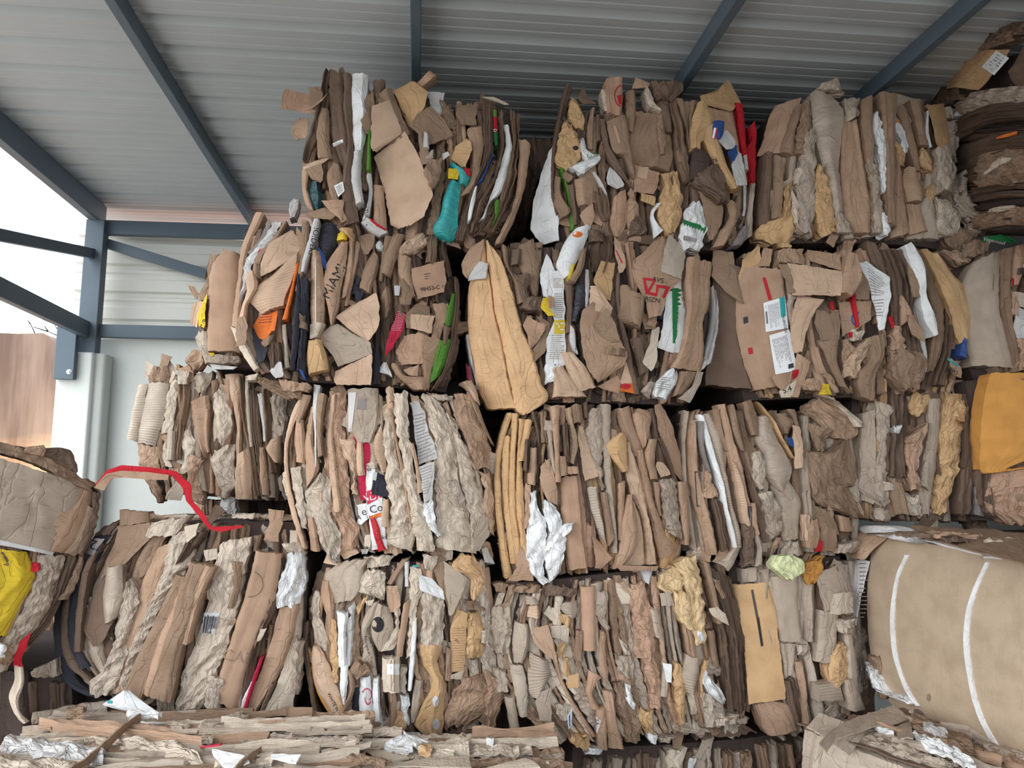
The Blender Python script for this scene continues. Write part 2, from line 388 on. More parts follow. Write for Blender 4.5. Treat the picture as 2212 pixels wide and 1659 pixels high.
            for i in range(n + 1):
                a = a0 + (a1 - a0) * i / n
                for f in (1, 1 - th): Q.append((cx + rx * f * math.cos(a), cy + ry * f * math.sin(a)))
            F = [(2 * i, 2 * i + 1, 2 * i + 3, 2 * i + 2) for i in range(n)]
            s.decal('print_and_shade_ring', Q, F, col)
    def data(s, txt, frame=None):
        if frame: s.fr = frame
        for ln in txt.strip().splitlines():
            ln = ln.strip()
            if not ln: continue
            if ln[0] == '@': s.mark(ln); continue
            top = ln[0] == '^'
            if top: ln = ln[1:]
            head, rest = ln.split(' ', 1); name = label = None
            if '=' in head: head, name = head.split('=')
            flat = head.endswith('~')
            if '"' in rest: _, label, rest = rest.split('"')
            if head[0] == 'L': s.sticker(head[1], rest, name, label); continue
            s.strip(head[0], head[1], [[float(x) for x in r.split()] for r in rest.split('|')], top=top, name=name, label=label, amp=.3 if flat else 1.0)
        return s
    def fill(s, n, pal, kinds='FECF', top=None, wmin=.5, lean=0.0):
        """pack the face with n thin sheets standing on edge (or lying, when top is a pixel outline)"""
        rng = s.rng; ws = [rng.uniform(wmin, 1.6) for _ in range(n)]; tot = sum(ws); a = 0
        if top is not None:                                    # top = depth of the visible top face
            xx = np.linspace(s.x0, s.x1, 5); f = lambda q: project(s.tan * xx[:, None] + s.n * (s.c - q) + np.array([0, 0, s.z1]))
            rows = np.concatenate([f(top), f(.01)], 1)
        else: rows = s.rows
        for w in ws:
            b = a + w / tot * 1.12
            if top is not None:
                m1, m2 = rng.uniform(.15, .45), rng.uniform(.5, .85); segs = [(rng.uniform(0, .08), m1 + .06), (m1 - .04, m2 + .04), (m2 - .03, 1 - rng.uniform(0, .06))]
            else: segs = [(0, 1)] if rng.random() < .55 else [(0, (m := rng.uniform(.3, .7)) + .03), (m - .03, 1)]
            for (t0, t1) in segs:
                col = rng.choice(pal); kd = rng.choice(kinds); K = 6; tt = np.linspace(t0 + (rng.uniform(-.03, .05) if t0 == 0 else 0), t1 - (rng.uniform(-.03, .05) if t1 == 1 else 0), K)
                R = resample(rows, 41, True); base = np.stack([np.interp(tt, np.linspace(0, 1, 41), R[:, i]) for i in range(4)], 1)
                wob = vnoise(tt * 2.5, tt * 0, rng.randrange(9999)) * .35 * w / tot; sh = rng.uniform(-.1, .1) * w / tot; tp = vnoise(tt * 2 + 9, tt * 0, rng.randrange(9999)) * .3 * w / tot
                sa, sb = np.clip(a + wob + sh + tp, 0, 1), np.clip(b + wob + sh - tp, 0, 1); sb = np.maximum(sb, sa + .3 * w / tot)
                Lp = base[:, :2] * (1 - sa)[:, None] + base[:, 2:] * sa[:, None]; Rp = base[:, :2] * (1 - sb)[:, None] + base[:, 2:] * sb[:, None]
                s.strip(kd, col, np.concatenate([Lp, Rp], 1), px=True, top=top is not None, layer=rng.uniform(-.05, .018) if top is None else rng.uniform(-.015, .02))
            a += w / tot
        return s
    def scraps(s, n, pal, kinds='PPC', size=(16, 46)):
        """torn odds and ends caught all over the face"""
        rng = s.rng; R = resample(s.rows, 41, True)
        for _ in range(n):
            k = R[int(40 * rng.choice((rng.random(), rng.random() ** 3, 1 - rng.random() ** 3)))]; f = rng.uniform(.03, .97)
            c = np.array([k[0] * (1 - f) + k[2] * f, k[1] * (1 - f) + k[3] * f]); a = rng.gauss(0, .7); L, w = rng.uniform(*size), rng.uniform(size[0], size[1]) * .55
            e, g = np.array([-math.sin(a), math.cos(a)]), np.array([math.cos(a), math.sin(a)])
            rows = [np.concatenate([c + e * L * h - g * w * rng.uniform(.35, 1), c + e * L * h + g * w * rng.uniform(.35, 1)]) for h in (-1, -.2, .5, 1)]
            s.strip(rng.choice(kinds), rng.choice(pal), rows, px=True, layer=rng.uniform(-.005, .02))
        return s
    def topscraps(s, n, pal, depth, kinds='CPC', size=(.08, .22), rise=0.0, lo=0.0, hi=1.0, dz=0.0):
        """loose crumpled pieces lying on the visible top"""
        rng = s.rng
        for i in range(n):
            u = s.x0 + (s.x1 - s.x0) * (lo + (hi - lo) * (i + rng.random()) / n); a = rng.gauss(0, .5); L, w = rng.uniform(*size), rng.uniform(*size) * .4; q = rng.uniform(w + .03, depth)
            rows = []
            for h in (-1, -.3, .4, 1):
                for sd in (1, -1):
                    p = s.tan * (u + L * h * math.cos(a) - sd * w * math.sin(a) * rng.uniform(.5, 1)) + s.n * (s.c - q - L * h * math.sin(a) - sd * w * math.cos(a) * rng.uniform(.5, 1)) + np.array([0, 0, s.z1])
                    rows.append(project(p))
            s.strip(rng.choice(kinds), rng.choice(pal), np.array(rows).reshape(-1, 4), px=True, top=True, layer=rng.uniform(0, .035) + rise * q + dz)
        return s
    def drape(s, col, rows, name, label, thick=.004):
        """a thin band lying on the last sheet"""
        fx, fy, fs = s.fr; Q = resample(np.array([[float(x) for x in r.split()] for r in rows.split('|')]) / fs + np.array([fx, fy, fx, fy]), 40, True); sg = np.linspace(0, 1, 4)
        P = Q[:, None, :2] * (1 - sg)[None, :, None] + Q[:, None, 2:] * sg[None, :, None]
        A = s.surf(P.reshape(-1, 2)).reshape(40, 4, 3); h = A @ s.n; H = np.repeat(h.max(1, keepdims=True) + thick, 4, 1)
        for _ in range(3): H[1:-1] = (H[:-2] + H[1:-1] + H[2:]) / 3
        A = A + s.n * (np.maximum(H, h + thick * .6) - h)[..., None]
        o = s.shell(name, A, -s.n, thick * 2.5, MAT['plastic'], PAL[col]); o['label'] = label

# ------------------------------------------------------------------ the shed
def tmat(name, base, rough, stain=.12, sc=1.5, spec=.3, bump=0.0, metal=0.0):
    m = mat(name, base, rough, metal, spec); t = NT(m); tc = t.n('TexCoord'); nz = t.n('TexNoise'); nz.inputs['Scale'].default_value = sc; nz.inputs['Detail'].default_value = 6
    t.l(tc.outputs['Object'], nz.inputs['Vector']); b = np.array(lin(base)); t.l(t.ramp(nz.outputs['Fac'], (.3, tuple(b * (1 - stain))), (.7, tuple(b))), t.b.inputs['Base Color'])
    if bump:
        n2 = t.n('TexNoise'); n2.inputs['Scale'].default_value = sc * 14; n2.inputs['Detail'].default_value = 5; t.l(tc.outputs['Object'], n2.inputs['Vector'])
        bp = t.n('Bump'); bp.inputs['Strength'].default_value = bump; bp.inputs['Distance'].default_value = .01; t.l(n2.outputs['Fac'], bp.inputs['Height']); t.l(bp.outputs[0], t.b.inputs['Normal'])
    return m
M_ROOF = tmat('galvanised_sheet', (180, 186, 190), .55, .06, 2.5, .35)
M_CLAD = tmat('painted_cladding', (224, 223, 216), .6, .12, 2.0, .3)
M_STEEL = tmat('blue_grey_paint', (90, 103, 115), .5, .10, 3.0, .4)
M_CONC = tmat('precast_concrete', (216, 219, 215), .85, .08, 2.2, .2, .25)
M_FLOOR = tmat('dusty_concrete', (88, 83, 80), .9, .2, 1.2, .2, .2)
M_EARTH = tmat('bare_earth', (128, 118, 108), .95, .2, .8, .1, .3)
M_PINK = tmat('pink_flashing', (242, 200, 184), .6, .1, 4)
YB = 6.9                                             # back wall
ROOFZ, SLOPE = 2.15 + 2.50, .012
X_L = p1(207, 600, 6.82)[0]
def roofz(x): return ROOFZ + SLOPE * x
def add_box(name, x0, x1, y0, y1, z0, z1, m, bev=.006, parent=None, loc=None):
    loc = np.array(loc if loc is not None else ((x0 + x1) / 2, (y0 + y1) / 2, min(z0, z1)))
    V, F = box_vf(x0, x1, y0, y1, z0, z1); o = mesh_obj(name, np.array(V) - loc, F, m, parent, loc if parent is None else (0, 0, 0), smooth=False)
    if bev: bevel(o, bev)
    return o
def bar(name, a, b, w, h, m, label, cat='steel beam', up=(0, 0, 1), group='blue grey steel members of the shed'):
    """straight hollow section from a to b; w across, h along up"""
    a, b = np.array(a, float), np.array(b, float); d = b - a; L = np.linalg.norm(d); d /= L; up = np.array(up, float)
    s = np.cross(d, up); s /= np.linalg.norm(s); u = np.cross(s, d); V = []
    for e in (a, b):
        for i, j in ((-1, -1), (1, -1), (1, 1), (-1, 1)): V.append(e + s * w / 2 * i + u * h / 2 * j)
    loc = (a + b) / 2; F = [(0, 1, 2, 3), (7, 6, 5, 4), (0, 4, 5, 1), (1, 5, 6, 2), (2, 6, 7, 3), (3, 7, 4, 0)]
    o = mesh_obj(name, np.array(V) - loc, F, m, loc=loc, smooth=False); bevel(o, .005); return tag(o, label, cat, group)
# roof sheets: ribs run left to right, so the profile lies along the depth
prof = [(0, 0), (.055, 0), (.060, .004), (.075, .004), (.080, 0), (.137, 0), (.142, .004), (.157, .004), (.164, 0), (.196, 0), (.204, .048), (.218, .048)]
Yp, Zp = [], []
y = -2.6
while y < 7.8:
    for dy, dz in prof: Yp.append(y + dy); Zp.append(dz)
    y += .289
Yp, Zp = np.array(Yp), np.array(Zp); xs = np.linspace(X_L - .28, 4.75, 9); n, m_ = len(Yp), len(xs)
V = np.stack(np.broadcast_arrays(xs[None], Yp[:, None], Zp[:, None] + roofz(xs)[None]), -1).reshape(-1, 3); g = np.arange(n * m_).reshape(n, m_)
F = np.stack([g[:-1, :-1], g[:-1, 1:], g[1:, 1:], g[1:, :-1]], -1).reshape(-1, 4).tolist()
roof = mesh_obj('ceiling', V, F, M_ROOF, smooth=False); sm = roof.modifiers.new('thick', 'SOLIDIFY'); sm.thickness = .002; sm.offset = 1; tag(roof, kind='structure')
# purlins run away from the camera under the sheets
for px, nm in ((298, 'long blue grey roof purlin ending above the tilted board'), (898, 'blue grey roof purlin running behind the stack with teal bag'), (1546, 'dark roof purlin above the bale with red bars'), (2042, 'dark roof purlin meeting the tall dark pile')):
    X = pw(np.array([px, 100.0]), 'Z', 2.15 + 2.37)[0]
    bar('steel_purlin', (X, -2.5, roofz(X) - .055), (X, 7.4, roofz(X) - .055), .055, .105, M_STEEL, nm, 'roof purlin', group='roof purlins')
zt = roofz(X_L)
bar('steel_purlin', (X_L - .02, -2.5, zt - .095), (X_L - .02, 6.9, zt - .095), .075, .18, M_STEEL, 'edge purlin under the open left end of roof', 'roof purlin', group='roof purlins')
zg = p1(370, 498, 6.83)[2]
bar('steel_girt', (X_L + .04, 6.83, zg), (4.68, 6.83, zg + SLOPE * 5), .07, .125, M_STEEL, 'horizontal steel girt along top of back wall', 'wall girt', group='wall girts')
bar('steel_girt', (X_L + .04, 6.83, p1(370, 719, 6.83)[2]), (4.68, 6.83, p1(370, 719, 6.83)[2]), .07, .11, M_STEEL, 'horizontal steel girt resting on pale concrete panel', 'wall girt', group='wall girts')
bar('steel_girt', (X_L - .01, 1.0, p1(207, 716, 6.8)[2]), (X_L - .01, 6.80, p1(207, 716, 6.8)[2]), .06, .135, M_STEEL, 'thick steel rail crossing the open side below the thin brace', 'wall girt', group='wall girts')
zc = p1(207, 764, 6.75)[2]
bar('steel_post', (X_L, 6.78, zc - .02), (X_L, 6.78, zt - .18), .15, .11, M_STEEL, 'upright steel post standing on the concrete pillar', 'post', up=(0, 1, 0))
a = p1(216, 522, 6.87); b = p1(470, 600, 6.87)
bar('steel_brace', a, b + (b - a) * .6, .05, .085, M_STEEL, 'slanting steel brace on the back wall cladding', 'brace', up=(0, 0, 1))
a = p1(207, 548, 6.74); X1 = X_L - .01
q0 = np.array([X1, 3.2, pw(np.array([0.0, 508]), 'X', X1)[2]]); yy = pw(np.array([0.0, 508]), 'X', X1)[1]; q0[1] = yy
q0 = q0 + (q0 - a) * .25
bar('steel_brace', (X1, a[1], a[2]), (X1, q0[1], q0[2]), .05, .085, M_STEEL, 'thin steel brace crossing the bright sky at the open side', 'brace')
# hanging bracket with its bolt, fixed to the outer side of the rail
XB = X_L - .11; bt = p1(158, 820, 6.64)[2]
br = bar('steel_bracket', (XB, 6.64, bt), (XB, 6.64, p1(207, 716, 6.8)[2] + .05), .155, .06, M_STEEL, 'short blue steel bracket bolted to front of concrete pillar', 'bracket', up=(0, 1, 0))
bc = p1(149, 803, 6.61); V, F = [], []
for k, (r, yo) in enumerate(((.022, 0), (.022, -.006), (.013, -.006), (.013, -.02))):
    V += [(r * math.cos(i * math.pi / 3), yo, r * math.sin(i * math.pi / 3)) for i in range(6)]
for k in range(3): F += [(6 * k + i, 6 * k + (i + 1) % 6, 6 * k + 6 + (i + 1) % 6, 6 * k + 6 + i) for i in range(6)]
F.append(tuple(range(18, 24)))
mesh_obj('bolt', np.array(V) + bc + np.array([0, .004, 0]) - np.array(br.location), F, mat('zinc', (200, 200, 195), .35, .8), br, smooth=False)['label'] = 'bright zinc bolt'
# back wall: cladding above, precast panel below
zp = p1(370, 734, 6.9)[2]; xl = p1(158, 640, 7.0)[0]
zs, ys = [], []; z = zp - .05
while z < ROOFZ + .06:
    for dz, dy in ((0, 0), (.10, 0), (.115, .012), (.150, .012), (.165, 0), (.19, 0), (.205, .035), (.235, .035)): zs.append(z + dz); ys.append(7.0 + dy)
    z += .25
zs = np.array(zs); ys = np.array(ys); k = zs <= zg + .075; zs, ys = zs[k], ys[k]; xs = np.linspace(xl, 4.69, 6)
V = np.stack(np.broadcast_arrays(xs[None], ys[:, None], zs[:, None]), -1).reshape(-1, 3); g = np.arange(len(V)).reshape(len(zs), len(xs))
cl = mesh_obj('wall_back', V, np.stack([g[:-1, :-1], g[:-1, 1:], g[1:, 1:], g[1:, :-1]], -1).reshape(-1, 4).tolist(), M_CLAD, smooth=False)
sm = cl.modifiers.new('thick', 'SOLIDIFY'); sm.thickness = .003; tag(cl, kind='structure')
tag(add_box('wall_back_panel', p1(205, 850, 6.9)[0], 4.69, 6.9, 6.98, 0, zp, M_CONC, .012), kind='structure')
# pillar with its groove lip
px0, px1 = p1(118, 850, 6.68)[0], p1(192, 850, 6.68)[0]
V, F = [], []
sec = [(px0, 6.68), (px1, 6.68), (px1 + .015, 6.70), (px1 + .02, 6.72), (px1 + .075, 6.74), (px1 + .09, 6.76), (px1 + .09, 6.9), (px0, 6.9)]
for z in (0, zc): V += [(x, y, z) for x, y in sec]
F = [(i, (i + 1) % 8, 8 + (i + 1) % 8, 8 + i) for i in range(8)] + [tuple(range(8, 16))]
tag(bevel(mesh_obj('concrete_pillar', V, F, M_CONC, smooth=False), .01), kind='structure')
tag(add_box('wall_unseen_right', 4.7, 4.8, -6.0, 7.0, 0, ROOFZ + .05, M_CONC, 0), kind='structure')  # unseen wall added to darken the right side of roof and stack
tag(add_box('floor', X_L - .3, 4.8, -3.0, 7.0, -.1, 0, M_FLOOR, 0), kind='structure')
tag(add_box('ground_outside', -40, 40, -30, 60, -.4, -.12, M_EARTH, 0), kind='structure')
tag(add_box('ground_bounce', -14, X_L - .35, -6, 8.9, -.2, -.1, tmat('pale_bounce', (222, 212, 202), .9, .1), 0), kind='structure')  # unseen pale ground added to bounce light up under the roof
tag(add_box('ground_back', X_L - .3, 12, 7.05, 14, -.2, -.1, tmat('red_soil', (226, 150, 122), .95, .1), 0), kind='structure')
# old plastered wall of the next yard
mo = mat('old_plaster', None, .95, 0, .1); t = NT(mo); tc = t.n('TexCoord'); sp = t.n('SeparateXYZ'); t.l(tc.outputs['Object'], sp.inputs[0])
n1 = t.n('TexNoise'); n1.inputs['Scale'].default_value = 1.6; n1.inputs['Detail'].default_value = 8; n1.inputs['Distortion'].default_value = .6; t.l(tc.outputs['Object'], n1.inputs['Vector'])
mp = t.n('Mapping'); mp.inputs['Scale'].default_value = (3, 3, .35); t.l(tc.outputs['Object'], mp.inputs['Vector']); n2 = t.n('TexNoise'); n2.inputs['Scale'].default_value = 1.5; n2.inputs['Detail'].default_value = 5; t.l(mp.outputs[0], n2.inputs['Vector'])
WT = p1(60, 722, 9.0)[2]
hh = t.math('ADD', t.math('MULTIPLY', sp.outputs['Z'], 1 / WT), t.math('MULTIPLY', n1.outputs['Fac'], .16))
c1 = t.ramp(hh, (.66, lin((232, 178, 136))), (.76, lin((206, 164, 132))), (.80, lin((164, 138, 120))), (1.08, lin((146, 124, 112))))
t.l(t.mul(c1, t.ramp(n2.outputs['Fac'], (.38, (.50, .47, .46)), (.60, (1, 1, 1)))), t.b.inputs['Base Color'])
bp = t.n('Bump'); bp.inputs['Strength'].default_value = .5; bp.inputs['Distance'].default_value = .03; t.l(n1.outputs['Fac'], bp.inputs['Height']); t.l(bp.outputs[0], t.b.inputs['Normal'])
tops = [(-900, 716), (-300, 714), (0, 719), (40, 721), (92, 719), (104, 726), (112, 734), (118, 742), (128, 744), (136, 750), (150, 752), (260, 752)]
T = np.array([p1(x, y, 9.0) for x, y in tops]); n = len(T); V = []
for yy in (9.0, 9.35):
    for q in T: V += [(q[0], yy, 0), (q[0], yy, q[2])]
F = []
for i in range(n - 1): a = 2 * i; b = a + 2 * n; F += [(a, a + 2, a + 3, a + 1), (b, b + 1, b + 3, b + 2), (a + 1, a + 3, b + 3, b + 1)]
tag(mesh_obj('wall_outside', np.array(V), F, mo, smooth=False), kind='structure')
# bare twigs beyond the old wall
V, F, rg = [], [], random.Random(4)
def twig(a, b, r):
    a, b = np.array(a), np.array(b); k = len(V)
    for e, rr in ((a, r), (b, r * .6)): V.extend([e + np.array([rr * math.cos(i * 2.094), 0, rr * math.sin(i * 2.094)]) for i in range(3)])
    F.extend([(k + i, k + (i + 1) % 3, k + 3 + (i + 1) % 3, k + 3 + i) for i in range(3)])
for pts in ([(150, 1445), (148, 1000), (146, 760)], [(146, 760), (132, 728), (118, 700)], [(132, 728), (104, 716), (72, 706)], [(118, 700), (92, 690)], [(146, 760), (140, 740), (136, 712)], [(80, 730), (66, 700), (60, 692)], [(104, 716), (96, 704)]):
    for (x0, y0), (x1, y1) in zip(pts, pts[1:]): twig(p1(x0, y0, 9.9), p1(x1, y1, 9.9), .009)
tw = p1(110, 730, 9.9)
tag(mesh_obj('bare_branch', np.array(V) - tw, F, mat('bark', (110, 92, 84), .9), loc=tw), 'thin bare branch showing above the old plaster wall', 'branch')

# ------------------------------------------------------------------ the stack, top row
fA, fB, fC, fE, fF, fG = (580, 120, 3.687), (1120, 120, 3.77), (1600, 0, 2.962), (400, 440, 3.568), (980, 460, 3.687), (1500, 480, 3.107)
b = Bale('top row bale with a teal plastic bag and a big corrugated flap on its face', 4.0, [700, 185, 1095, 232, 665, 300, 1125, 300, 655, 420, 1122, 420, 690, 520, 1070, 522], 11, frame=fA)
b.fill(30, 'bccdddev', 'FECFE').scraps(14, 'bccdddev').data('''
Fd 480 120 600 165|490 400 600 420|500 640 640 660|590 900 630 900
Fd 600 165 670 180|600 450 670 470|630 700 680 800|590 960 680 980|600 1370 720 1330
Ed 450 130 500 130|380 440 440 470|300 700 380 700|270 840 310 860
Pd 560 100 590 92|560 150 620 150
Fc 420 430 480 450|400 540 490 560|390 700 490 720|400 840 510 830
Pc 330 295 410 280|340 370 440 340|360 470 390 465
Pv 118 245 330 300|105 330 340 380|100 420 370 470
Pb 400 420 490 360|330 470 420 440|300 492 350 486
Pb 240 490 320 490|185 560 320 580|180 610 310 640|215 670 300 655
Pa 350 850 515 815|265 900 440 880|290 930 320 930
Pc 300 930 430 880|340 1000 440 960|420 1030 440 1020
Wx 340 1020 400 1030|315 1120 430 1130|340 1220 420 1230|370 1255 415 1250
Fb 270 930 330 960|270 1050 310 1060|300 1200 340 1160|350 1250 370 1250
Cs 200 1150 250 1130|160 1200 230 1190|170 1290 210 1300
Fc 520 860 570 900|470 950 590 980|490 1100 560 1120|580 1350 650 1340
Pb 430 1190 600 1180|480 1250 610 1200|590 1340 600 1290
Pc 380 1250 450 1230|290 1280 560 1290|310 1310 500 1330
Fw 672 175 800 182|665 380 790 400|670 480 800 440|680 700 780 640|700 860 750 800|665 990 740 980|700 1210 760 1190
Rs 690 800 745 780|665 990 740 980|705 1215 760 1195
Lw=paper_label 512 705 590 670|520 730 597 695
@l B 520 705 590 680 594 695 524 725 2
Lw=paper_label 522 1040 592 1005|556 1130 606 1080
@l B 535 1045 585 1020 600 1075 560 1110 5
Pc 770 360 840 320|760 400 850 420|800 470 830 480|740 570 820 600|790 680 815 680
Fd 830 215 930 215|850 330 910 330|840 430 880 400
Fn 800 640 820 640|795 800 818 800|790 960 815 960
Fs 780 965 820 960|800 1100 830 1100|745 1330 800 1300
@t B 776 1250 32 80 PORTUGAL
Fs 740 1335 800 1300|850 1430 940 1385|890 1450 950 1410
Pr 790 1310 815 1310|860 1370 880 1360|930 1410 945 1400
Fb 830 1040 920 1040|840 1190 930 1190|830 1330 940 1370
Fc 850 330 980 270|870 420 1060 480|900 640 1110 600|950 740 1130 640
Fv 1180 235 1290 120|1210 265 1340 165
Ps 1270 270 1400 280|1290 380 1390 400|1330 440 1355 480
Cc 1380 360 1440 400|1390 480 1500 520|1400 560 1480 600
Pg 1130 205 1180 230|990 280 1270 310|1060 420 1240 430|1110 560 1180 540
Pa~ 830 460 965 385|825 600 1020 520|825 790 1070 650|840 810 860 800
Pa~ 840 800 1090 640|870 900 1180 800|920 1060 1220 880|940 1190 1310 1130|980 1340 1240 1300|1040 1370 1130 1370
Pc 1190 490 1290 420|1130 590 1400 520|1160 620 1470 640|1280 730 1420 670
Pc 1190 640 1230 650|1200 770 1270 770|1210 880 1300 860|1230 900 1290 890
Fs 1240 650 1270 680|1230 760 1280 770
Cj 1260 820 1310 780|1250 850 1310 850
Cc 1270 860 1380 850|1250 960 1370 950|1290 1100 1340 1080
Ps 1380 820 1420 800|1390 870 1440 830
Pc 1510 400 1660 395|1490 480 1650 500|1530 570 1650 570
Fb 1580 590 1700 570|1600 700 1710 700|1620 860 1690 860|1580 1030 1670 1020|1520 1130 1600 1100
Ed 1700 400 1790 420|1710 600 1790 620|1700 860 1780 840|1600 1100 1680 1050|1520 1350 1590 1330|1480 1480 1560 1480
Fn 1785 455 1812 460|1788 520 1815 520
Fr 1785 515 1815 515|1795 640 1820 630
@t w 1803 598 26 90 D
FG 1790 640 1820 640|1800 750 1820 740
Ec 1820 440 1890 450|1840 700 1890 700|1800 950 1850 900|1650 1200 1720 1150|1600 1420 1640 1400
Fw 1870 560 1920 580|1890 700 1940 740|1830 940 1900 930|1770 1110 1850 1100|1720 1240 1760 1180|1680 1330 1720 1300
Pi 1700 365 1790 365|1870 420 1915 425
Ec 1920 440 2005 470|1940 700 1990 700|1880 1000 1970 950|1800 1240 1890 1200|1700 1420 1800 1400
Fb 1990 680 2085 720|1990 900 2060 920|1960 1150 2030 1080|1860 1380 1960 1300|1790 1530 1860 1500
Wt=plastic_bag 1440 1010 1535 1030|1400 1120 1520 1130|1370 1260 1510 1270|1320 1420 1500 1400|1430 1480 1470 1480
Wt 1440 870 1500 900|1500 960 1600 960|1520 1040 1570 1050
Py 1430 920 1530 925|1425 1010 1500 1010
Pr 1550 930 1600 925|1580 990 1600 980
Pg 1570 685 1610 740|1490 740 1615 780|1450 840 1600 830|1520 900 1560 910
Fu 1780 800 1790 800|1700 980 1720 970|1660 1050 1690 1030
Fw 1640 1070 1660 1060|1600 1200 1640 1180|1580 1350 1610 1320
Fn 1800 1180 1830 1170|1800 1300 1830 1270|1770 1380 1800 1340
''')
b = Bale('top row bale with red printed bars standing at its edge', 4.02, [1215, 250, 1585, 215, 1190, 380, 1615, 350, 1215, 520, 1600, 530], 12, frame=fB)
b.fill(24, 'cddebc', 'FECFE').scraps(14, 'cddebc').data('''
Pw 260 740 290 720|205 900 275 900|130 1150 280 1120|105 1400 330 1300|200 1530 330 1500
Ed 385 235 440 260|340 420 390 420|290 680 330 680|270 900 310 900|270 1130 300 1130|310 1290 330 1290
Pd 490 300 540 240|470 330 560 330|520 400 640 390
Fc 590 440 620 430|560 600 610 600|560 760 610 770
Fd 630 480 660 480|630 700 670 700
Fd 660 520 710 540|690 740 750 760|740 860 820 880|900 1060 950 1100
Fn 330 880 360 900|370 1020 400 1050|420 1250 450 1260|425 1420 455 1420
Fd 400 1050 450 1060|430 1250 470 1250|450 1380 480 1380
Fc 290 1000 340 1010|290 1160 350 1160|290 1220 420 1260|340 1330 420 1290
Cg 420 340 470 350|410 480 540 480|470 600 530 610
Cg 370 540 430 560|330 640 500 660|310 780 500 800|300 860 480 860|390 920 440 920
@o B 465 755 24 18 .95
Cw 510 680 530 690|505 760 560 790|530 860 655 810|390 910 630 880|470 960 560 960
@t G 600 815 40 -15 OSS
Pc 380 940 450 980|360 990 430 1010|390 1030 410 1030
Ci 680 290 710 280|690 380 720 390|710 450 760 470
Fv 710 195 845 185|710 350 845 350|720 480 830 500
@o r 832 330 52 88 .14 90 275
@q r 800 330 840 320 838 410 815 390
Pv 950 170 1090 220|930 270 1060 260
Fc 880 290 950 290|880 460 960 450|880 620 930 640
Fc 960 470 1220 480|910 620 1240 600|880 740 1250 740|890 870 1260 830|900 880 1230 930
Fd 1090 260 1190 270|1120 400 1220 400|1200 640 1240 640
Cd 1060 240 1330 260|1080 330 1320 320|1110 400 1240 400
Cc 1120 480 1170 480|1130 660 1190 660|1150 800 1180 820
Ci 1000 280 1060 300|1030 380 1090 400|1050 450 1160 480
Fc 710 550 860 510|730 680 890 640|770 800 900 720|850 830 920 880|900 980 940 1010
@q b 770 580 790 570 830 710 810 720
Ec 1210 390 1270 370|1260 640 1330 600|1290 860 1370 860|1340 1020 1400 1050
Ec 1270 380 1440 390|1330 560 1390 560|1370 780 1400 790
Pv 960 880 1160 940|940 1000 1140 1060|930 1120 1100 1120
@q a 980 895 1060 910 1040 1010 960 990
Pg 1000 1120 1120 1150|990 1180 1110 1220
Cg 1170 960 1300 950|1180 1080 1330 1100|1140 1230 1340 1240|1140 1320 1330 1330|1200 1460 1290 1420
Fw 1130 1190 1170 1200|1080 1290 1110 1290|1100 1400 1150 1370|1110 1480 1190 1420
Fe 1400 790 1520 830|1380 920 1540 930|1380 1040 1440 1020
Fv 1500 430 1750 470|1560 560 1780 620|1700 760 1800 760|1730 900 1800 900
Pg 1600 310 1720 170|1460 350 1780 270|1490 410 1820 370|1720 470 1800 400
Fg 1430 430 1500 420|1380 580 1560 590|1370 700 1450 760|1370 800 1450 800
Fg 1480 620 1580 590|1480 720 1620 760|1540 860 1650 860|1600 960 1690 960|1700 1120 1770 1120
@t B 1565 870 34 -20 50x76
Fu 1560 580 1640 590|1540 660 1630 680|1580 720 1600 740
@q w 1590 590 1610 592 1590 680 1575 670
@q r 1612 592 1622 594 1600 690 1592 682
Ps 1620 670 1660 650|1590 740 1720 760|1650 820 1700 810
Pu 1700 780 1745 770|1660 840 1740 850|1690 920 1710 900
Ps 1740 820 1770 840|1700 940 1790 960|1730 1100 1800 1100
Fr 1870 600 1935 520|1890 680 1940 600|1840 780 1940 760|1870 900 1940 880|1880 1060 1930 1050
Fr 1760 405 1815 420|1780 560 1830 560|1800 760 1840 760|1820 850 1840 850
Fr 1824 955 1852 955|1830 1050 1855 1045
Fs 1812 830 1840 830|1824 958 1850 958
@l B 1818 838 1838 836 1850 950 1828 952 9
Ps 1830 1050 1855 1045|1830 1250 1850 1250|1820 1310 1840 1310
Fr 1890 1050 1930 1040|1900 1120 1925 1170
Fl 1880 1060 1920 1060|1860 1300 1900 1260|1840 1500 1890 1480
Pc 1450 1060 1510 1070|1490 1180 1660 1230|1520 1340 1640 1380|1550 1510 1580 1500
Cd 1440 960 1600 930|1400 1050 1650 1060|1520 1150 1670 1180|1600 1220 1670 1220
Fb 1690 1180 1780 1200|1720 1290 1780 1260|1640 1440 1750 1420|1590 1560 1680 1540
Fz 1810 1410 1850 1390|1740 1530 1850 1490|1700 1580 1800 1560
Cw 1430 1190 1480 1200|1370 1250 1510 1260|1350 1350 1530 1400|1320 1500 1500 1540|1350 1580 1480 1580
@g G 1345 1340 1530 1395 1515 1460 1335 1390 8
@b z 1345 1465 1455 1490 1445 1525 1340 1505 12
Rb 460 1010 610 1020|460 1100 605 1100|480 1230 610 1220
Pb 510 1270 610 1200|500 1310 620 1320|540 1390 590 1400
Fs 600 950 620 950|660 1050 700 1060|710 1120 725 1130
Ps 740 900 770 920|720 1010 820 980|730 1040 860 1040|810 1080 850 1070
Fd 620 1100 680 1180|650 1250 690 1280|690 1360 720 1350
Fv 780 1150 870 1080|760 1300 890 1270|750 1360 870 1400|780 1470 830 1470
Cd 900 1370 960 1300|910 1430 1040 1400|880 1480 1030 1470
''')  # dark disc on the golden paper paints the shade in its hole
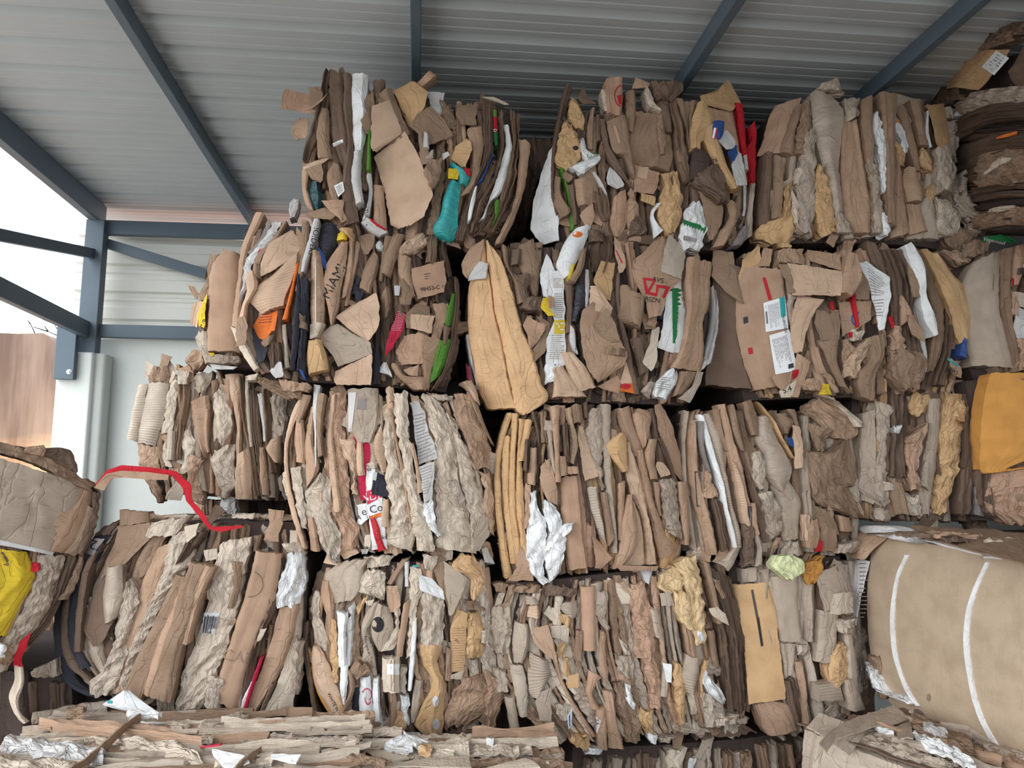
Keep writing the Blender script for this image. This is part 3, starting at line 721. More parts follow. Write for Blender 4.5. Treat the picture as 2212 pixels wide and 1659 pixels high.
b = Bale('top row bale of grey beige paper with loose pale scraps hanging off its lower corner', 4.0, [1690, 222, 2030, 225, 1650, 380, 2055, 370, 1660, 512, 2070, 520], 13, frame=fC)
b.fill(24, 'clbcjd', 'FEFCF').scraps(14, 'clbcjd').data('''
Pb 240 650 400 610|200 760 370 700|160 880 300 870|130 980 260 980
Fc 350 680 410 660|290 840 350 840|240 980 340 990
Fd 150 980 210 970|130 1200 200 1200|120 1440 190 1430
Fc 210 990 270 1000|210 1150 280 1150|200 1400 270 1390
Cc 400 660 440 680|350 860 440 860|340 1000 420 1000
Cl 400 850 470 840|370 1050 470 1060|350 1250 470 1250|360 1480 450 1520
Wl 440 600 580 610|450 760 650 720|480 900 640 900|520 1050 630 1050|560 1250 640 1250|590 1430 650 1480
Cl 580 1360 640 1380|600 1500 700 1490
Cl 520 540 610 530|470 590 640 620
Cg 470 1060 510 1080|470 1200 550 1200|460 1350 580 1360|500 1540 590 1490
Cg 290 1180 330 1160|250 1380 330 1340|110 1460 340 1500|90 1540 310 1590
Ci 320 1250 350 1280|330 1440 355 1460
Ci 350 1090 390 1080|330 1180 360 1200
Fb 650 790 740 770|640 1000 780 1000|640 1150 800 1150|660 1350 830 1350|700 1500 830 1490
Cl 650 640 740 650|660 800 750 760
Fc 750 660 820 640|760 850 830 850|790 1050 830 1050|830 1250 850 1250
Cl 800 1050 850 1080|820 1250 880 1300|840 1500 900 1500
Cw 820 740 850 760|820 860 870 830|850 1000 900 1000|870 1180 900 1160|880 1260 890 1260
Cw 870 1390 900 1400|880 1470 920 1500|890 1520 910 1520
Fc 850 630 960 640|870 850 950 850|890 1050 950 1050|890 1250 940 1300|900 1450 950 1480
Cw 960 740 1000 740|990 830 1050 820|1030 900 1080 940|1020 980 1070 980
@q q 985 770 1005 768 1008 790 988 792
Cg 960 900 1020 920|1000 980 1050 990|1020 1070 1040 1060
Fc 990 680 1070 700|1040 800 1090 800|1080 960 1130 950|1120 1090 1150 1100
Fc 1060 660 1130 660|1100 800 1150 820|1130 940 1180 960
Fw 1175 720 1185 720|1180 860 1200 860|1195 950 1210 950
Pg 1180 690 1290 670|1200 820 1300 820|1210 960 1310 980|1280 1010 1320 1030
Cg 1140 960 1200 1020|1140 1040 1220 1080|1180 1110 1220 1120
Fb 960 980 1020 1000|960 1150 1040 1150|960 1380 1060 1350|960 1530 1080 1490
Rb 1040 1080 1110 1100|1030 1180 1150 1230|1060 1300 1150 1300
Fb 1070 1310 1150 1320|1080 1500 1200 1480
Cg 1200 1180 1240 1180|1190 1240 1240 1260|1210 1280 1230 1270
Cj 1310 780 1420 760|1320 900 1400 900|1370 1020 1390 1030
Ci 1300 690 1370 700|1310 760 1360 760
Cw 1380 700 1440 720|1370 740 1455 750
Cj 1210 970 1290 960|1220 1120 1330 1100|1240 1240 1310 1240
Cc 1360 1440 1500 1480|1320 1560 1500 1540|1360 1600 1440 1600
Cj 1330 1180 1390 1200|1370 1290 1430 1320|1400 1380 1480 1400
Cj 1400 1230 1450 1260|1380 1300 1520 1330|1480 1420 1630 1400|1460 1480 1660 1500
Ci 1250 1270 1350 1290|1260 1370 1410 1370|1290 1480 1380 1490|1320 1510 1360 1510
Ci 1430 1090 1500 1100|1400 1180 1460 1160|1400 1220 1440 1250
''')
b = Bale('tall dark bale of layered sheets with a labelled box on top', 4.15, [2085, 140, 2420, 50, 2090, 330, 2430, 300, 2090, 508, 2440, 452], 14, frame=fC, bulge=(.05, .05), yaw=((2085, 300, 4.1), (2212, 300, 3.62)))
R = b.strip
rg = random.Random(9)
for i in range(26):
    y0 = 640 + i * 33; x0 = 1390 + rg.uniform(-20, 50); cur = rg.uniform(-70, -20)
    R(rg.choice('EEC'), rg.choice('ddedc'), [[x0, y0, x0, y0 + 40], [1560, y0 + cur * .5, 1560, y0 + 42 + cur * .5], [1720, y0 + cur, 1720, y0 + 44 + cur], [2000, y0 + cur * .8, 2000, y0 + 44 + cur * .8]], layer=rg.uniform(0, .03))
b.data('''
Pl 990 640 1000 660|1130 550 1140 690|1270 470 1280 700
Cc 1270 500 1290 690|1400 380 1400 640|1440 560 1450 640
Cc 1290 470 1300 560|1400 320 1420 420|1600 220 1640 320|1830 170 1840 260
Cd 1640 230 1640 300|1830 150 1830 230|1990 130 1990 220
Pg 1385 420 1400 570|1480 350 1460 560|1600 320 1620 580|1720 320 1700 500|1800 320 1760 430
@q w 1640 322 1722 372 1625 482 1545 428
@l B 1650 345 1700 375 1620 465 1560 425 6
Pd 1760 430 1740 500|1830 300 1830 600|1990 300 1990 600
Cd 1280 640 1290 690|1340 570 1350 690|1380 560 1400 640
Ps 1290 650 1300 680|1350 560 1370 610
Cl 1400 660 1430 740|1520 590 1560 690|1700 560 1720 670|1990 540 1990 650
Ed 1430 760 1430 900|1560 690 1560 820|1990 640 1990 760
Ed 1400 960 1400 1160|1560 880 1560 1100|1840 850 1840 1000|1990 850 1990 1000
Cc 1560 1000 1560 1180|1700 960 1700 1180|1990 950 1990 1150
Ci 1650 1090 1640 1120|1740 1010 1760 1050|1800 1010 1800 1040
Cc 1580 1150 1600 1200|1700 1120 1740 1180|1790 1170 1790 1190
Cc 1500 1390 1500 1480|1700 1330 1700 1440|1990 1340 1990 1460
Ci 1610 1340 1620 1360|1700 1320 1720 1350|1780 1310 1780 1330
Po 1690 880 1690 890|1740 860 1750 880|1813 840 1813 860
''')
# ------------------------------------------------------------------ second row from the top
b = Bale('small bale by the concrete panel with a plain board face and torn yellow print', 4.30, [455, 552, 620, 545, 428, 660, 620, 650, 430, 778, 620, 800], 15, frame=fE, depth=.9)
b.fill(8, 'bacj', 'FEC').data('''
Cc 200 400 290 400|170 560 230 570|100 760 200 740
Pb 20 625 60 630|30 660 100 690|80 740 95 740
Pa 70 760 170 760|55 850 120 860|50 930 110 970
Py 175 715 190 715|110 880 172 850|100 950 170 970
@t B 145 930 40 -70 C/9
@d B 150 760 170 760 140 860 118 880 3
Cj 100 980 180 990|90 1080 180 1130|140 1160 200 1190
Cl 140 1160 420 1180|160 1230 400 1230
Ps 170 1230 400 1260|220 1275 380 1280
Cb 60 1130 140 1150|10 1210 130 1230|50 1280 100 1280
Fb~ 290 375 420 385|220 480 420 520|190 800 420 800|180 1140 430 1150
Py 190 1155 230 1155|215 1185 230 1180
''')
b = Bale('second row bale with the word MIAMI and a red polka dot scrap', 4.0, [540, 490, 965, 525, 510, 640, 990, 640, 525, 760, 990, 740, 570, 815, 965, 840], 16, frame=fE)
b.fill(30, 'bcdecdv', 'FECFE').scraps(14, 'bcdecdv').data('''
Fb~ 540 50 605 70|420 340 470 370|400 540 440 560|345 940 410 960
Fi 345 945 410 970|415 1120 480 1090|530 1290 570 1270
Pz 640 100 655 140|560 280 600 290|480 380 520 400
Ed 830 190 900 220|700 300 760 320|560 520 620 520|500 700 560 700
Cs 690 150 750 150|560 330 650 300|450 470 530 450|440 600 470 620|430 740 450 740
@q p 570 360 620 330 590 390 540 430
Fc 760 140 790 150|680 260 720 280|560 400 640 380|520 580 560 600
Pk 500 930 620 1000|530 1100 640 1120|560 1240 620 1210
Po 560 860 710 820|520 950 690 960|570 1040 620 1060
@l m 590 850 680 840 680 920 560 930 4
Po 680 880 715 850|655 990 700 985
Pb 860 180 920 260|840 380 920 400|870 500 900 500
Pa 830 220 870 260|660 330 880 370|590 480 870 400|590 580 700 520
Ra 660 560 870 400|540 640 860 500|500 760 780 720|580 850 760 790
Fa 470 560 540 520|480 660 560 640|440 800 490 780|415 960 470 940
Fc 545 470 590 500|550 560 590 590
Pc 420 900 480 880|410 990 500 960|415 1120 490 1110
Fc 580 1080 690 1000|620 1110 660 1090
Fo 860 470 885 460|830 640 850 640|750 910 790 900
Fi 735 930 770 920|750 1080 780 1080|760 1280 800 1260
Ed 640 1080 730 1060|650 1220 740 1220|660 1300 740 1290
Ps 720 1230 750 1220|655 1300 770 1330|710 1350 740 1345
Fc 900 140 960 150|900 300 950 300|880 520 920 520|850 680 890 690
Fk 870 560 900 560|850 800 900 800|830 1100 880 1100|810 1290 850 1290
Ek 900 600 960 600|900 900 960 900|880 1150 940 1150|870 1300 950 1320
Cd 900 880 940 880|900 980 950 990
Pu 890 1290 920 1300|920 1360 950 1380
Wk=plastic_bag 1050 150 1200 170|1020 300 1180 280|1040 400 1100 420|1070 480 1100 500
Wu 1010 330 1060 370|1040 440 1090 450|1075 510 1090 520
Fs 1000 140 1045 145|960 280 1010 300|920 420 960 430|900 540 930 540
@t B 990 290 46 103 IOIDEKI
Wb=taped_tube 975 370 1040 375|975 560 1070 560|970 800 1080 800|975 960 1070 950|975 1060 1050 1050
@q i 1000 420 1010 420 1012 940 1000 940
Wl 970 940 1090 940|970 1060 1040 1050
Fg 955 1070 1060 1065|945 1200 1100 1180|960 1330 1110 1290
Fb 1310 270 1350 290|1290 480 1320 480|1220 780 1250 780
Fb 1260 210 1310 230|1260 330 1300 320|1230 560 1290 540|1200 730 1250 720
Fb 1190 320 1260 300|1090 480 1240 470|1080 680 1200 700|1110 860 1170 850|1125 950 1140 950
@t B 1145 600 78 -62 MIAMI
Wy 1180 240 1250 215|1170 290 1250 290
Fg 1190 215 1290 210|1250 260 1300 300
Pc 1340 250 1470 220|1360 340 1450 340|1370 380 1410 390
Ck 1310 560 1360 560|1290 690 1340 690
Fc 1450 350 1490 420|1390 480 1490 480|1340 650 1430 700
Fk 1300 670 1390 690|1310 760 1370 740
Fc 1540 250 1600 260|1510 420 1560 400|1490 600 1520 600
Fc 1600 240 1690 250|1540 400 1640 400|1510 540 1580 570
Cs 1480 290 1530 310|1470 350 1520 370
Fb 1640 390 1740 420|1640 520 1740 520|1720 700 1780 720
Ca 1800 230 1870 260|1660 340 1860 330|1650 400 1760 400
Ec 1870 250 1950 260|1850 460 1930 470
Ed 1950 270 2010 260|1960 400 2030 400|2000 560 2060 560
Pw 1610 620 1660 620|1610 700 1650 700
Pc 1660 590 1690 590|1670 680 1760 700|1690 800 1740 790
Pv~ 1740 510 1990 445|1750 620 2010 600|1790 740 1990 690
@t B 1920 650 32 -8 98453-C 1:2
@l B 1840 540 1890 530 1880 590 1850 590 3
Fc 1500 700 1570 620|1510 780 1580 760|1520 920 1560 860
Pp 1640 815 1705 850|1590 960 1680 980|1555 1080 1610 1100|1545 1190 1560 1170
@d w 1640 820 1705 850 1660 980 1580 980 6
Pc 1780 760 1890 780|1700 850 1890 860|1700 960 1780 960
Pb 1900 760 2030 760|1930 860 2030 830|1900 1010 1990 960|1900 1050 1960 1050
Pv 1690 1010 1780 1000|1620 1140 1830 1120|1660 1240 1830 1240
Fb 1780 1000 1970 1050|1810 1150 1930 1200|1830 1290 1900 1290|1840 1420 1880 1440
Fb 1580 1240 1640 1240|1620 1310 1700 1330|1700 1390 1860 1350|1760 1440 1860 1440
Pb 1680 1290 1800 1250|1720 1330 1790 1340
Pa 1740 850 1920 870|1740 960 1900 1010
Fn 2060 690 2085 700|2010 860 2070 860|2000 940 2050 940
Fn 1960 1060 2060 1060|1920 1220 2030 1200|1880 1390 1960 1330
Fd 1990 950 2040 970|1990 1090 2010 1100
Ed 2070 560 2110 600|2080 760 2115 760|2060 900 2100 900|1980 1300 2020 1300|1890 1440 1930 1440
Cw 1520 1220 1540 1220|1480 1290 1590 1330
Fk 1460 1100 1500 1100|1440 1280 1500 1280|1450 1380 1480 1390
Pl 1130 950 1180 930|1020 1030 1300 1010|1130 1160 1440 1080|1180 1260 1450 1170
Pa 1290 780 1480 700|1160 880 1500 800|1240 950 1500 950|1400 1070 1440 1060
Pa 1150 1290 1450 1170|1150 1370 1440 1350|1170 1400 1430 1410
Cc 540 1330 700 1360|620 1420 900 1440|780 1500 900 1500
Cb 720 1350 960 1400|760 1440 960 1460
Ci 470 1330 560 1310|480 1370 540 1360
''')
b = Bale('second row bale with a long bright kraft box face and a red printed logo', 4.0, [1030, 525, 1505, 525, 1008, 680, 1535, 680, 1040, 865, 1495, 870], 17, frame=fF)
b.fill(28, 'bcdecvd', 'FECFE').scraps(14, 'bcdecvd').data('''
Fs 100 960 125 960|150 1250 175 1260|190 1400 210 1400
Wm 100 1200 140 1240|110 1320 160 1350
Fc 380 260 420 280|400 400 440 420|480 560 560 640|510 740 570 700
Fc 520 260 640 200|530 420 680 400|590 560 690 560|620 640 670 680
Fd 460 300 540 290|450 420 520 420
Cd 480 500 600 500|520 640 600 700|560 760 660 800
Cd 560 680 680 680|540 780 680 800
Fe 380 560 460 600|460 800 520 800|560 1020 620 1060
Fh 235 225 250 225|190 400 270 420|130 560 300 560|115 800 330 800|120 960 370 960|160 1180 420 1200|200 1400 460 1400|270 1560 510 1560
Fh 250 225 300 280|270 420 380 380|300 560 430 520|330 800 500 760|370 960 540 900|420 1200 620 1100|460 1400 690 1350|500 1580 730 1510|540 1610 600 1600
Pb 130 290 235 225|60 430 220 340|70 500 190 450|100 550 120 520
Ps 200 400 265 420|120 500 265 470|115 560 250 530
Pc 660 810 790 880|730 940 760 960|620 1100 740 1060|640 1190 720 1120
Pv 590 825 730 900|550 900 720 940|590 1000 680 1020|600 1100 640 1060
@l c 640 950 690 970 660 1020 620 1000 4
Pw 740 320 760 330|690 470 810 450|690 560 740 560|710 680 740 680
Pw 730 460 855 460|740 560 875 530|740 700 885 700|800 860 890 860|740 1000 890 1000|730 1200 885 1215
@q y 800 855 885 850 883 962 800 965
@t w 848 905 70 -90 M
@l c 790 520 870 520 870 600 790 600 5
@l c 800 640 880 640 880 840 800 840 12
@l c 780 970 880 970 880 1170 760 1170 12
Py 700 690 740 690|680 780 750 790|740 840 790 850
Pc 740 675 790 700|740 780 790 770
Cw 740 1190 860 1220|730 1280 865 1310|730 1360 760 1350
Ww 960 140 1085 120|890 220 1060 200|840 340 1010 330|820 440 950 450|880 520 920 520
@o o 985 172 42 24 .95
Fy 930 440 950 430|890 540 920 560
Fc 1000 330 1040 300|960 460 1010 470|900 560 950 580
Fa 780 1250 860 1220|790 1410 1000 1400|780 1470 1060 1470
Fa 860 1120 940 1120|900 1260 1060 1240|980 1430 1130 1390
Fd 890 580 950 580|900 760 950 760|890 960 940 960
Wk 980 560 1040 600|960 700 1030 700|930 880 980 880
Fs 920 900 960 950|930 1050 980 1080|970 1130 990 1130
@t B 985 1060 36 100 C CEII
Fs 1040 460 1070 470|1040 600 1070 620|1040 760 1060 760
Ed 1100 200 1270 180|1090 330 1270 340|1100 470 1200 480
Cd 1060 150 1180 160|1060 240 1180 240
Pg 1170 390 1290 400|1110 520 1260 540|1100 560 1260 600|1200 700 1240 700
Pa 1280 190 1320 240|1280 320 1360 350|1300 420 1370 420|1310 490 1340 480
@q r 1290 300 1296 296 1345 400 1338 405
Pa 1080 590 1130 600|1080 680 1260 770|1060 770 1230 840
Pb 1090 730 1130 740|1010 790 1190 780|980 900 1240 850|990 1050 1290 1000|1010 1170 1370 1140|1050 1290 1330 1230|1110 1370 1160 1350
Pc 1180 780 1200 790|1090 910 1250 890|1110 1000 1290 1010|1170 1060 1300 1040
Cc 1170 1080 1360 1110|1180 1140 1350 1160
Pv 1150 1380 1340 1280|1180 1400 1330 1370|1290 1440 1310 1440
Pa 1360 1190 1390 1190|1330 1350 1440 1310|1340 1370 1430 1350
Po 1330 1390 1445 1340|1320 1420 1440 1440
@o r 1370 1380 40 22 .9
Fd 1290 480 1320 480|1300 800 1330 800|1340 1000 1380 1000|1400 1290 1440 1290|1440 1450 1480 1450
Fd 1400 1000 1520 1000|1450 1150 1520 1100|1480 1300 1560 1240
Pi 1590 920 1650 900|1560 1040 1620 1060|1490 1200 1610 1180|1560 1270 1590 1240
Pw 1780 480 1830 510|1740 620 1830 600|1690 640 1850 740|1670 860 1850 860|1630 1080 1840 1130
@g G 1745 1040 1740 600 1830 600 1800 1030 12
@o z 1830 1010 14 18 .3
Rs 1790 760 1850 750|1780 900 1850 900|1760 1110 1840 1130
Fk 1620 760 1670 760|1630 850 1660 850
@t w 1645 800 30 -80 XI
Rc 1320 580 1400 610|1320 740 1480 680|1330 870 1480 900|1440 930 1480 940
Fc 1370 640 1500 680|1380 760 1500 760|1380 880 1470 930
Cb 1560 820 1640 820|1540 900 1600 900
Pb 1640 180 1700 180|1500 320 1850 260|1430 370 1840 400|1420 500 1800 550|1480 640 1720 620|1520 720 1680 680|1540 850 1640 830
@q r 1505 515 1595 525 1595 545 1515 535
@q r 1505 515 1525 518 1545 620 1530 660
@q r 1530 625 1610 640 1612 668 1520 640
@q r 1590 540 1606 540 1560 630 1540 620
@q r 1615 570 1722 588 1715 610 1612 592
@q r 1690 600 1722 590 1680 680 1660 670
@q r 1612 592 1632 596 1620 665 1605 660
@t B 1560 690 40 8 ORIZN
@t B 1625 535 40 12 AVS
Pj 1700 180 1860 270|1660 330 1840 380|1640 480 1800 540
Es 2040 600 2070 640|2050 800 2080 800|2020 1000 2060 1000|1960 1250 2020 1200
Fb 1850 360 2040 410|1840 540 2030 570|1850 760 2020 750|1820 960 1980 880|1780 1130 1980 1100|1720 1230 1960 1280
Cj 1560 1340 1620 1340|1490 1430 1580 1470
Cw 1720 1240 1780 1260|1620 1340 1760 1380|1590 1450 1700 1480
@l z 1640 1300 1740 1310 1720 1420 1610 1400 6
Fc 1800 1270 1960 1290|1770 1380 1890 1370|1740 1460 1830 1450
Pj 1920 1270 1970 1280|1860 1400 1930 1400|1760 1490 1850 1520
''')
b = Bale('second row bale with white shipping labels on a kraft box', 4.0, [1610, 545, 2000, 535, 1575, 690, 2085, 690, 1630, 860, 2060, 850], 18, frame=fG)
b.fill(28, 'bcdcbdg', 'FECFC').scraps(14, 'bcdcbdg').data('''
Fd~ 150 260 320 300|120 560 290 560|110 800 310 820|80 1090 400 1120
Pg 430 150 440 170|330 250 450 260|290 420 450 370
Fb~ 330 300 600 320|290 460 610 480|280 640 630 640|300 800 650 790|340 960 690 960|410 1130 700 1080
@q r 455 375 475 370 520 520 497 526
@q k 325 640 356 633 360 672 330 684
@q r 357 846 386 840 392 882 362 888
Lw=shipping_label 458 545 605 500|465 600 612 575|475 740 625 712
@q t 570 508 605 500 612 630 580 640
@b B 475 600 486 598 494 680 482 684 10
@l z 562 540 578 695 506 715 488 560 9
@l k 480 560 484 590 478 592 474 562 1
@t B 602 680 18 80 VALENTINA
Lw=shipping_label 498 762 630 722|515 880 655 850|540 1025 687 995
@l z 618 758 655 945 562 985 515 790 10
@q k 628 955 662 945 666 975 630 985
Pc 130 180 270 190|100 370 290 400|200 480 310 520|300 550 318 556
Pb 470 170 525 180|430 300 500 300
Cb 570 180 740 180|570 260 740 290
Pb 760 180 960 230|770 260 950 340
Cl 620 470 690 470|620 560 660 570|640 700 660 700
Pc 560 280 640 290|600 400 660 470|610 480 650 490
Pa 690 490 860 525|650 600 800 600|640 780 740 740|660 880 720 870
Pa 620 280 940 350|650 380 940 400|640 500 920 520
Pb 680 880 770 940|650 1000 750 1000|580 1180 680 1180
Pi 550 1140 670 1060|570 1180 640 1180
@t B 620 1125 40 -20 5.4
Pb 500 1040 640 1010|520 1100 620 1090|560 1130 600 1120
Pr 640 1000 685 990|650 1060 680 1040
Pc 820 590 975 590|800 700 970 700|830 800 960 790
Fc 830 790 970 760|900 960 960 960|980 1100 1040 1150
Pr 915 530 940 530|920 590 940 590
Pc 1050 310 1130 300|1060 400 1170 400|1070 520 1170 520
Fb 970 240 1040 250|940 400 1070 420|920 500 1000 520
Pb 990 530 1200 520|1000 640 1190 650|1010 760 1100 720
@o u 1085 650 34 48 .3 80 300
Fr 1060 480 1085 480|1070 580 1095 580|1090 700 1110 700
Pw 1100 270 1140 270|1160 380 1295 380|1190 520 1295 500|1210 620 1280 600|1225 730 1250 720
@l z 1160 300 1280 400 1270 500 1190 500 9
@l z 1195 520 1280 510 1260 640 1220 640 6
Fd 1150 130 1220 150|1200 260 1290 290|1250 330 1290 380
Ed 1230 180 1380 200|1300 400 1460 380|1310 700 1480 700|1300 900 1540 880
Fb 1350 500 1410 600|1360 700 1430 650
Pb 1380 640 1430 660|1370 700 1480 740|1400 780 1490 820
Pc 1390 290 1430 280|1400 400 1450 400|1420 520 1480 520
Fs 1510 720 1530 720|1530 880 1560 860|1550 1000 1570 1000
Fw 1360 180 1400 160|1390 280 1480 280|1440 400 1505 400|1470 520 1510 520|1510 700 1580 700|1560 780 1580 760
Pr 1280 640 1310 640|1300 720 1320 710
Cb 1310 700 1360 720|1310 860 1390 860
Cc 1300 840 1400 850|1300 960 1530 900|1320 1050 1530 1020|1380 1130 1470 1120
Ec 1480 180 1530 190|1560 380 1620 400|1610 560 1680 560|1600 800 1680 780|1560 1000 1620 1000
Ed 1580 200 1640 240|1650 420 1720 420|1690 640 1740 650|1680 860 1730 860|1600 1090 1680 1100
Fg 1500 190 1640 250|1590 330 1720 350|1640 460 1800 440|1690 590 1830 540|1720 700 1870 630|1760 820 1830 770
Wu 1780 780 1790 800|1740 900 1790 930
Pb 1700 920 1770 970|1690 1020 1770 1030|1740 1050 1760 1050
@t B 1725 1005 28 190 DAN
@t B 1720 985 24 190 MIN
@q t 1700 910 1770 960 1766 974 1696 924
Cb 850 1010 910 1010|900 1080 960 1090|940 1150 980 1150
Py 860 1080 900 1090|830 1160 915 1160
Cb 720 1060 830 1060|720 1130 840 1140
Fb 780 840 830 840|800 960 870 960|820 1020 890 1000
Ci 1060 720 1150 730|1050 790 1150 790
Pr 1040 740 1065 735|1045 775 1065 770
Cb 1000 780 1050 800|1000 860 1100 850|1000 1000 1060 1010
Ca 1150 790 1240 780|1050 880 1160 860|1000 980 1110 980|1010 1040 1090 1050
Fc 1150 780 1280 740|1180 900 1270 900|1100 1020 1220 1020|1110 1170 1210 1210
''')
b = Bale('bale beyond the shipping labels with a rounded grey board and green print strip', 4.02, [2090, 545, 2420, 540, 2085, 700, 2420, 700, 2135, 815, 2420, 830], 19, frame=fG)
b.fill(14, 'bcdj', 'FEC').data('''
Cb 1660 190 1800 200|1780 290 1860 260
Cc 1800 150 1960 120|1790 260 1960 200
PG 1905 120 1895 145|2010 100 2000 140|2110 140 2095 165
@t s 2010 128 26 12 Vegecoool
Fl~ 1870 260 2060 190|1810 400 2050 400|1790 600 2060 620|1820 800 2110 800|1870 960 2150 980
Ec 2060 180 2110 180|2060 400 2100 400|2070 640 2110 700|2120 860 2140 860|2150 1000 2170 1000
Fv 2100 180 2212 160|2100 320 2180 330|2090 440 2130 440
Pr 2090 390 2115 390|2090 440 2115 440
Ps 2160 300 2260 290|2150 370 2260 370
@b B 2165 310 2210 305 2210 350 2160 355 8
Pi 2120 470 2250 480|2130 560 2250 590
Ps 2130 570 2260 620|2100 720 2260 760|2120 790 2200 810
Cb 2130 790 2260 800|2150 1000 2260 1000
Cb 2090 480 2130 500|2090 640 2130 640
''')
# ----------------------------------------------------------------third row from the top
fI, fJ, fK, fL = (260, 760, 4.366), (600, 800, 3.77), (1040, 820, 3.607), (1440, 820, 3.607)
b = Bale('bale by the concrete panel with crumpled grey paper dangling below it', 4.45, [325, 800, 645, 835, 300, 930, 645, 950, 325, 1065, 640, 1085], 20, frame=fI, depth=1.0)
b.fill(26, 'bcjildc', 'FECFC').scraps(14, 'bcjildc').data('''
Cb 150 870 330 890|160 1050 350 1060|210 1200 340 1250|290 1330 380 1320|340 1420 380 1400
Cc 280 130 440 130|270 230 460 230|270 280 440 280
Ri 160 310 250 290|100 560 200 560|40 830 150 850
Rj 250 285 450 290|200 560 420 560|150 850 320 890
Pi 480 170 510 190|450 280 480 290
Cb 510 110 540 110|510 160 550 160
Ci 500 240 560 260|430 430 520 430|410 600 500 600|400 760 480 740
Ci 400 860 440 860|390 980 440 980|430 1090 480 1080
Fj 440 740 510 740|430 1020 500 1030
Ec 540 260 650 280|530 500 640 500|520 760 600 760|500 1000 570 1000
Cj 560 180 650 190|550 300 640 300
Cl 690 200 860 190|690 320 820 330|720 390 780 400
Fc 860 270 930 270|860 400 900 400
Fb 660 470 830 400|680 640 840 640|720 840 820 860|790 1000 800 1000
@l c 680 490 740 500 740 515 680 505 1
Ci 610 740 660 700|580 860 700 860|600 990 680 1000|560 1150 700 1120
Cb 650 980 800 1000|640 1200 740 1180|660 1380 780 1360|740 1430 790 1430
Fb 830 960 850 960|830 1330 870 1330
Fb 890 1180 930 1180|890 1360 940 1360
Fb 800 540 840 540|800 760 830 760|810 960 840 940
Ci 870 420 980 330|890 560 1040 560|910 720 1060 700|920 870 980 880
Cj 960 900 1080 860|860 980 1080 1000|880 1150 1090 1150|950 1290 1080 1260|960 1380 1010 1380
Cs 950 1380 1080 1370|940 1470 1090 1470|1010 1530 1080 1540
Fc 900 190 950 190|940 300 980 310
Fa 980 210 1160 210|1040 430 1130 430|1090 680 1140 680|1090 900 1140 900|1090 1080 1120 1080
Fa 1100 980 1210 900|1090 1200 1240 1200|1090 1390 1240 1390
Ec 1120 240 1180 250|1150 600 1190 600|1200 900 1260 900|1260 1370 1320 1370
Fj 1180 230 1220 240|1190 560 1230 560|1220 900 1260 900
Ed 1230 350 1300 370|1240 700 1330 700|1290 1000 1360 1000|1340 1350 1420 1350
Fb 1320 900 1370 900|1330 1130 1400 1130|1350 1350 1420 1350
Fs 1300 400 1360 400|1340 650 1380 650|1360 850 1390 850
Ec 1350 360 1420 380|1370 700 1430 700|1400 1000 1450 1000|1430 1150 1500 1150
Ci 1420 420 1480 400|1440 620 1500 620|1440 850 1540 850
Cl 1480 380 1580 380|1500 600 1580 620|1540 880 1560 900
Fa 1420 850 1540 780|1390 920 1530 960|1460 1030 1520 1060
Fj 1480 1190 1540 1160|1500 1300 1560 1340
Pi 520 1220 570 1260|420 1350 590 1320|420 1390 550 1410
''')
b = Bale('third row bale with red coffee packaging and crumpled cream paper', 3.98, [660, 858, 1005, 850, 622, 960, 1062, 965, 650, 1130, 1060, 1160, 705, 1196, 1010, 1192], 21, frame=fJ)
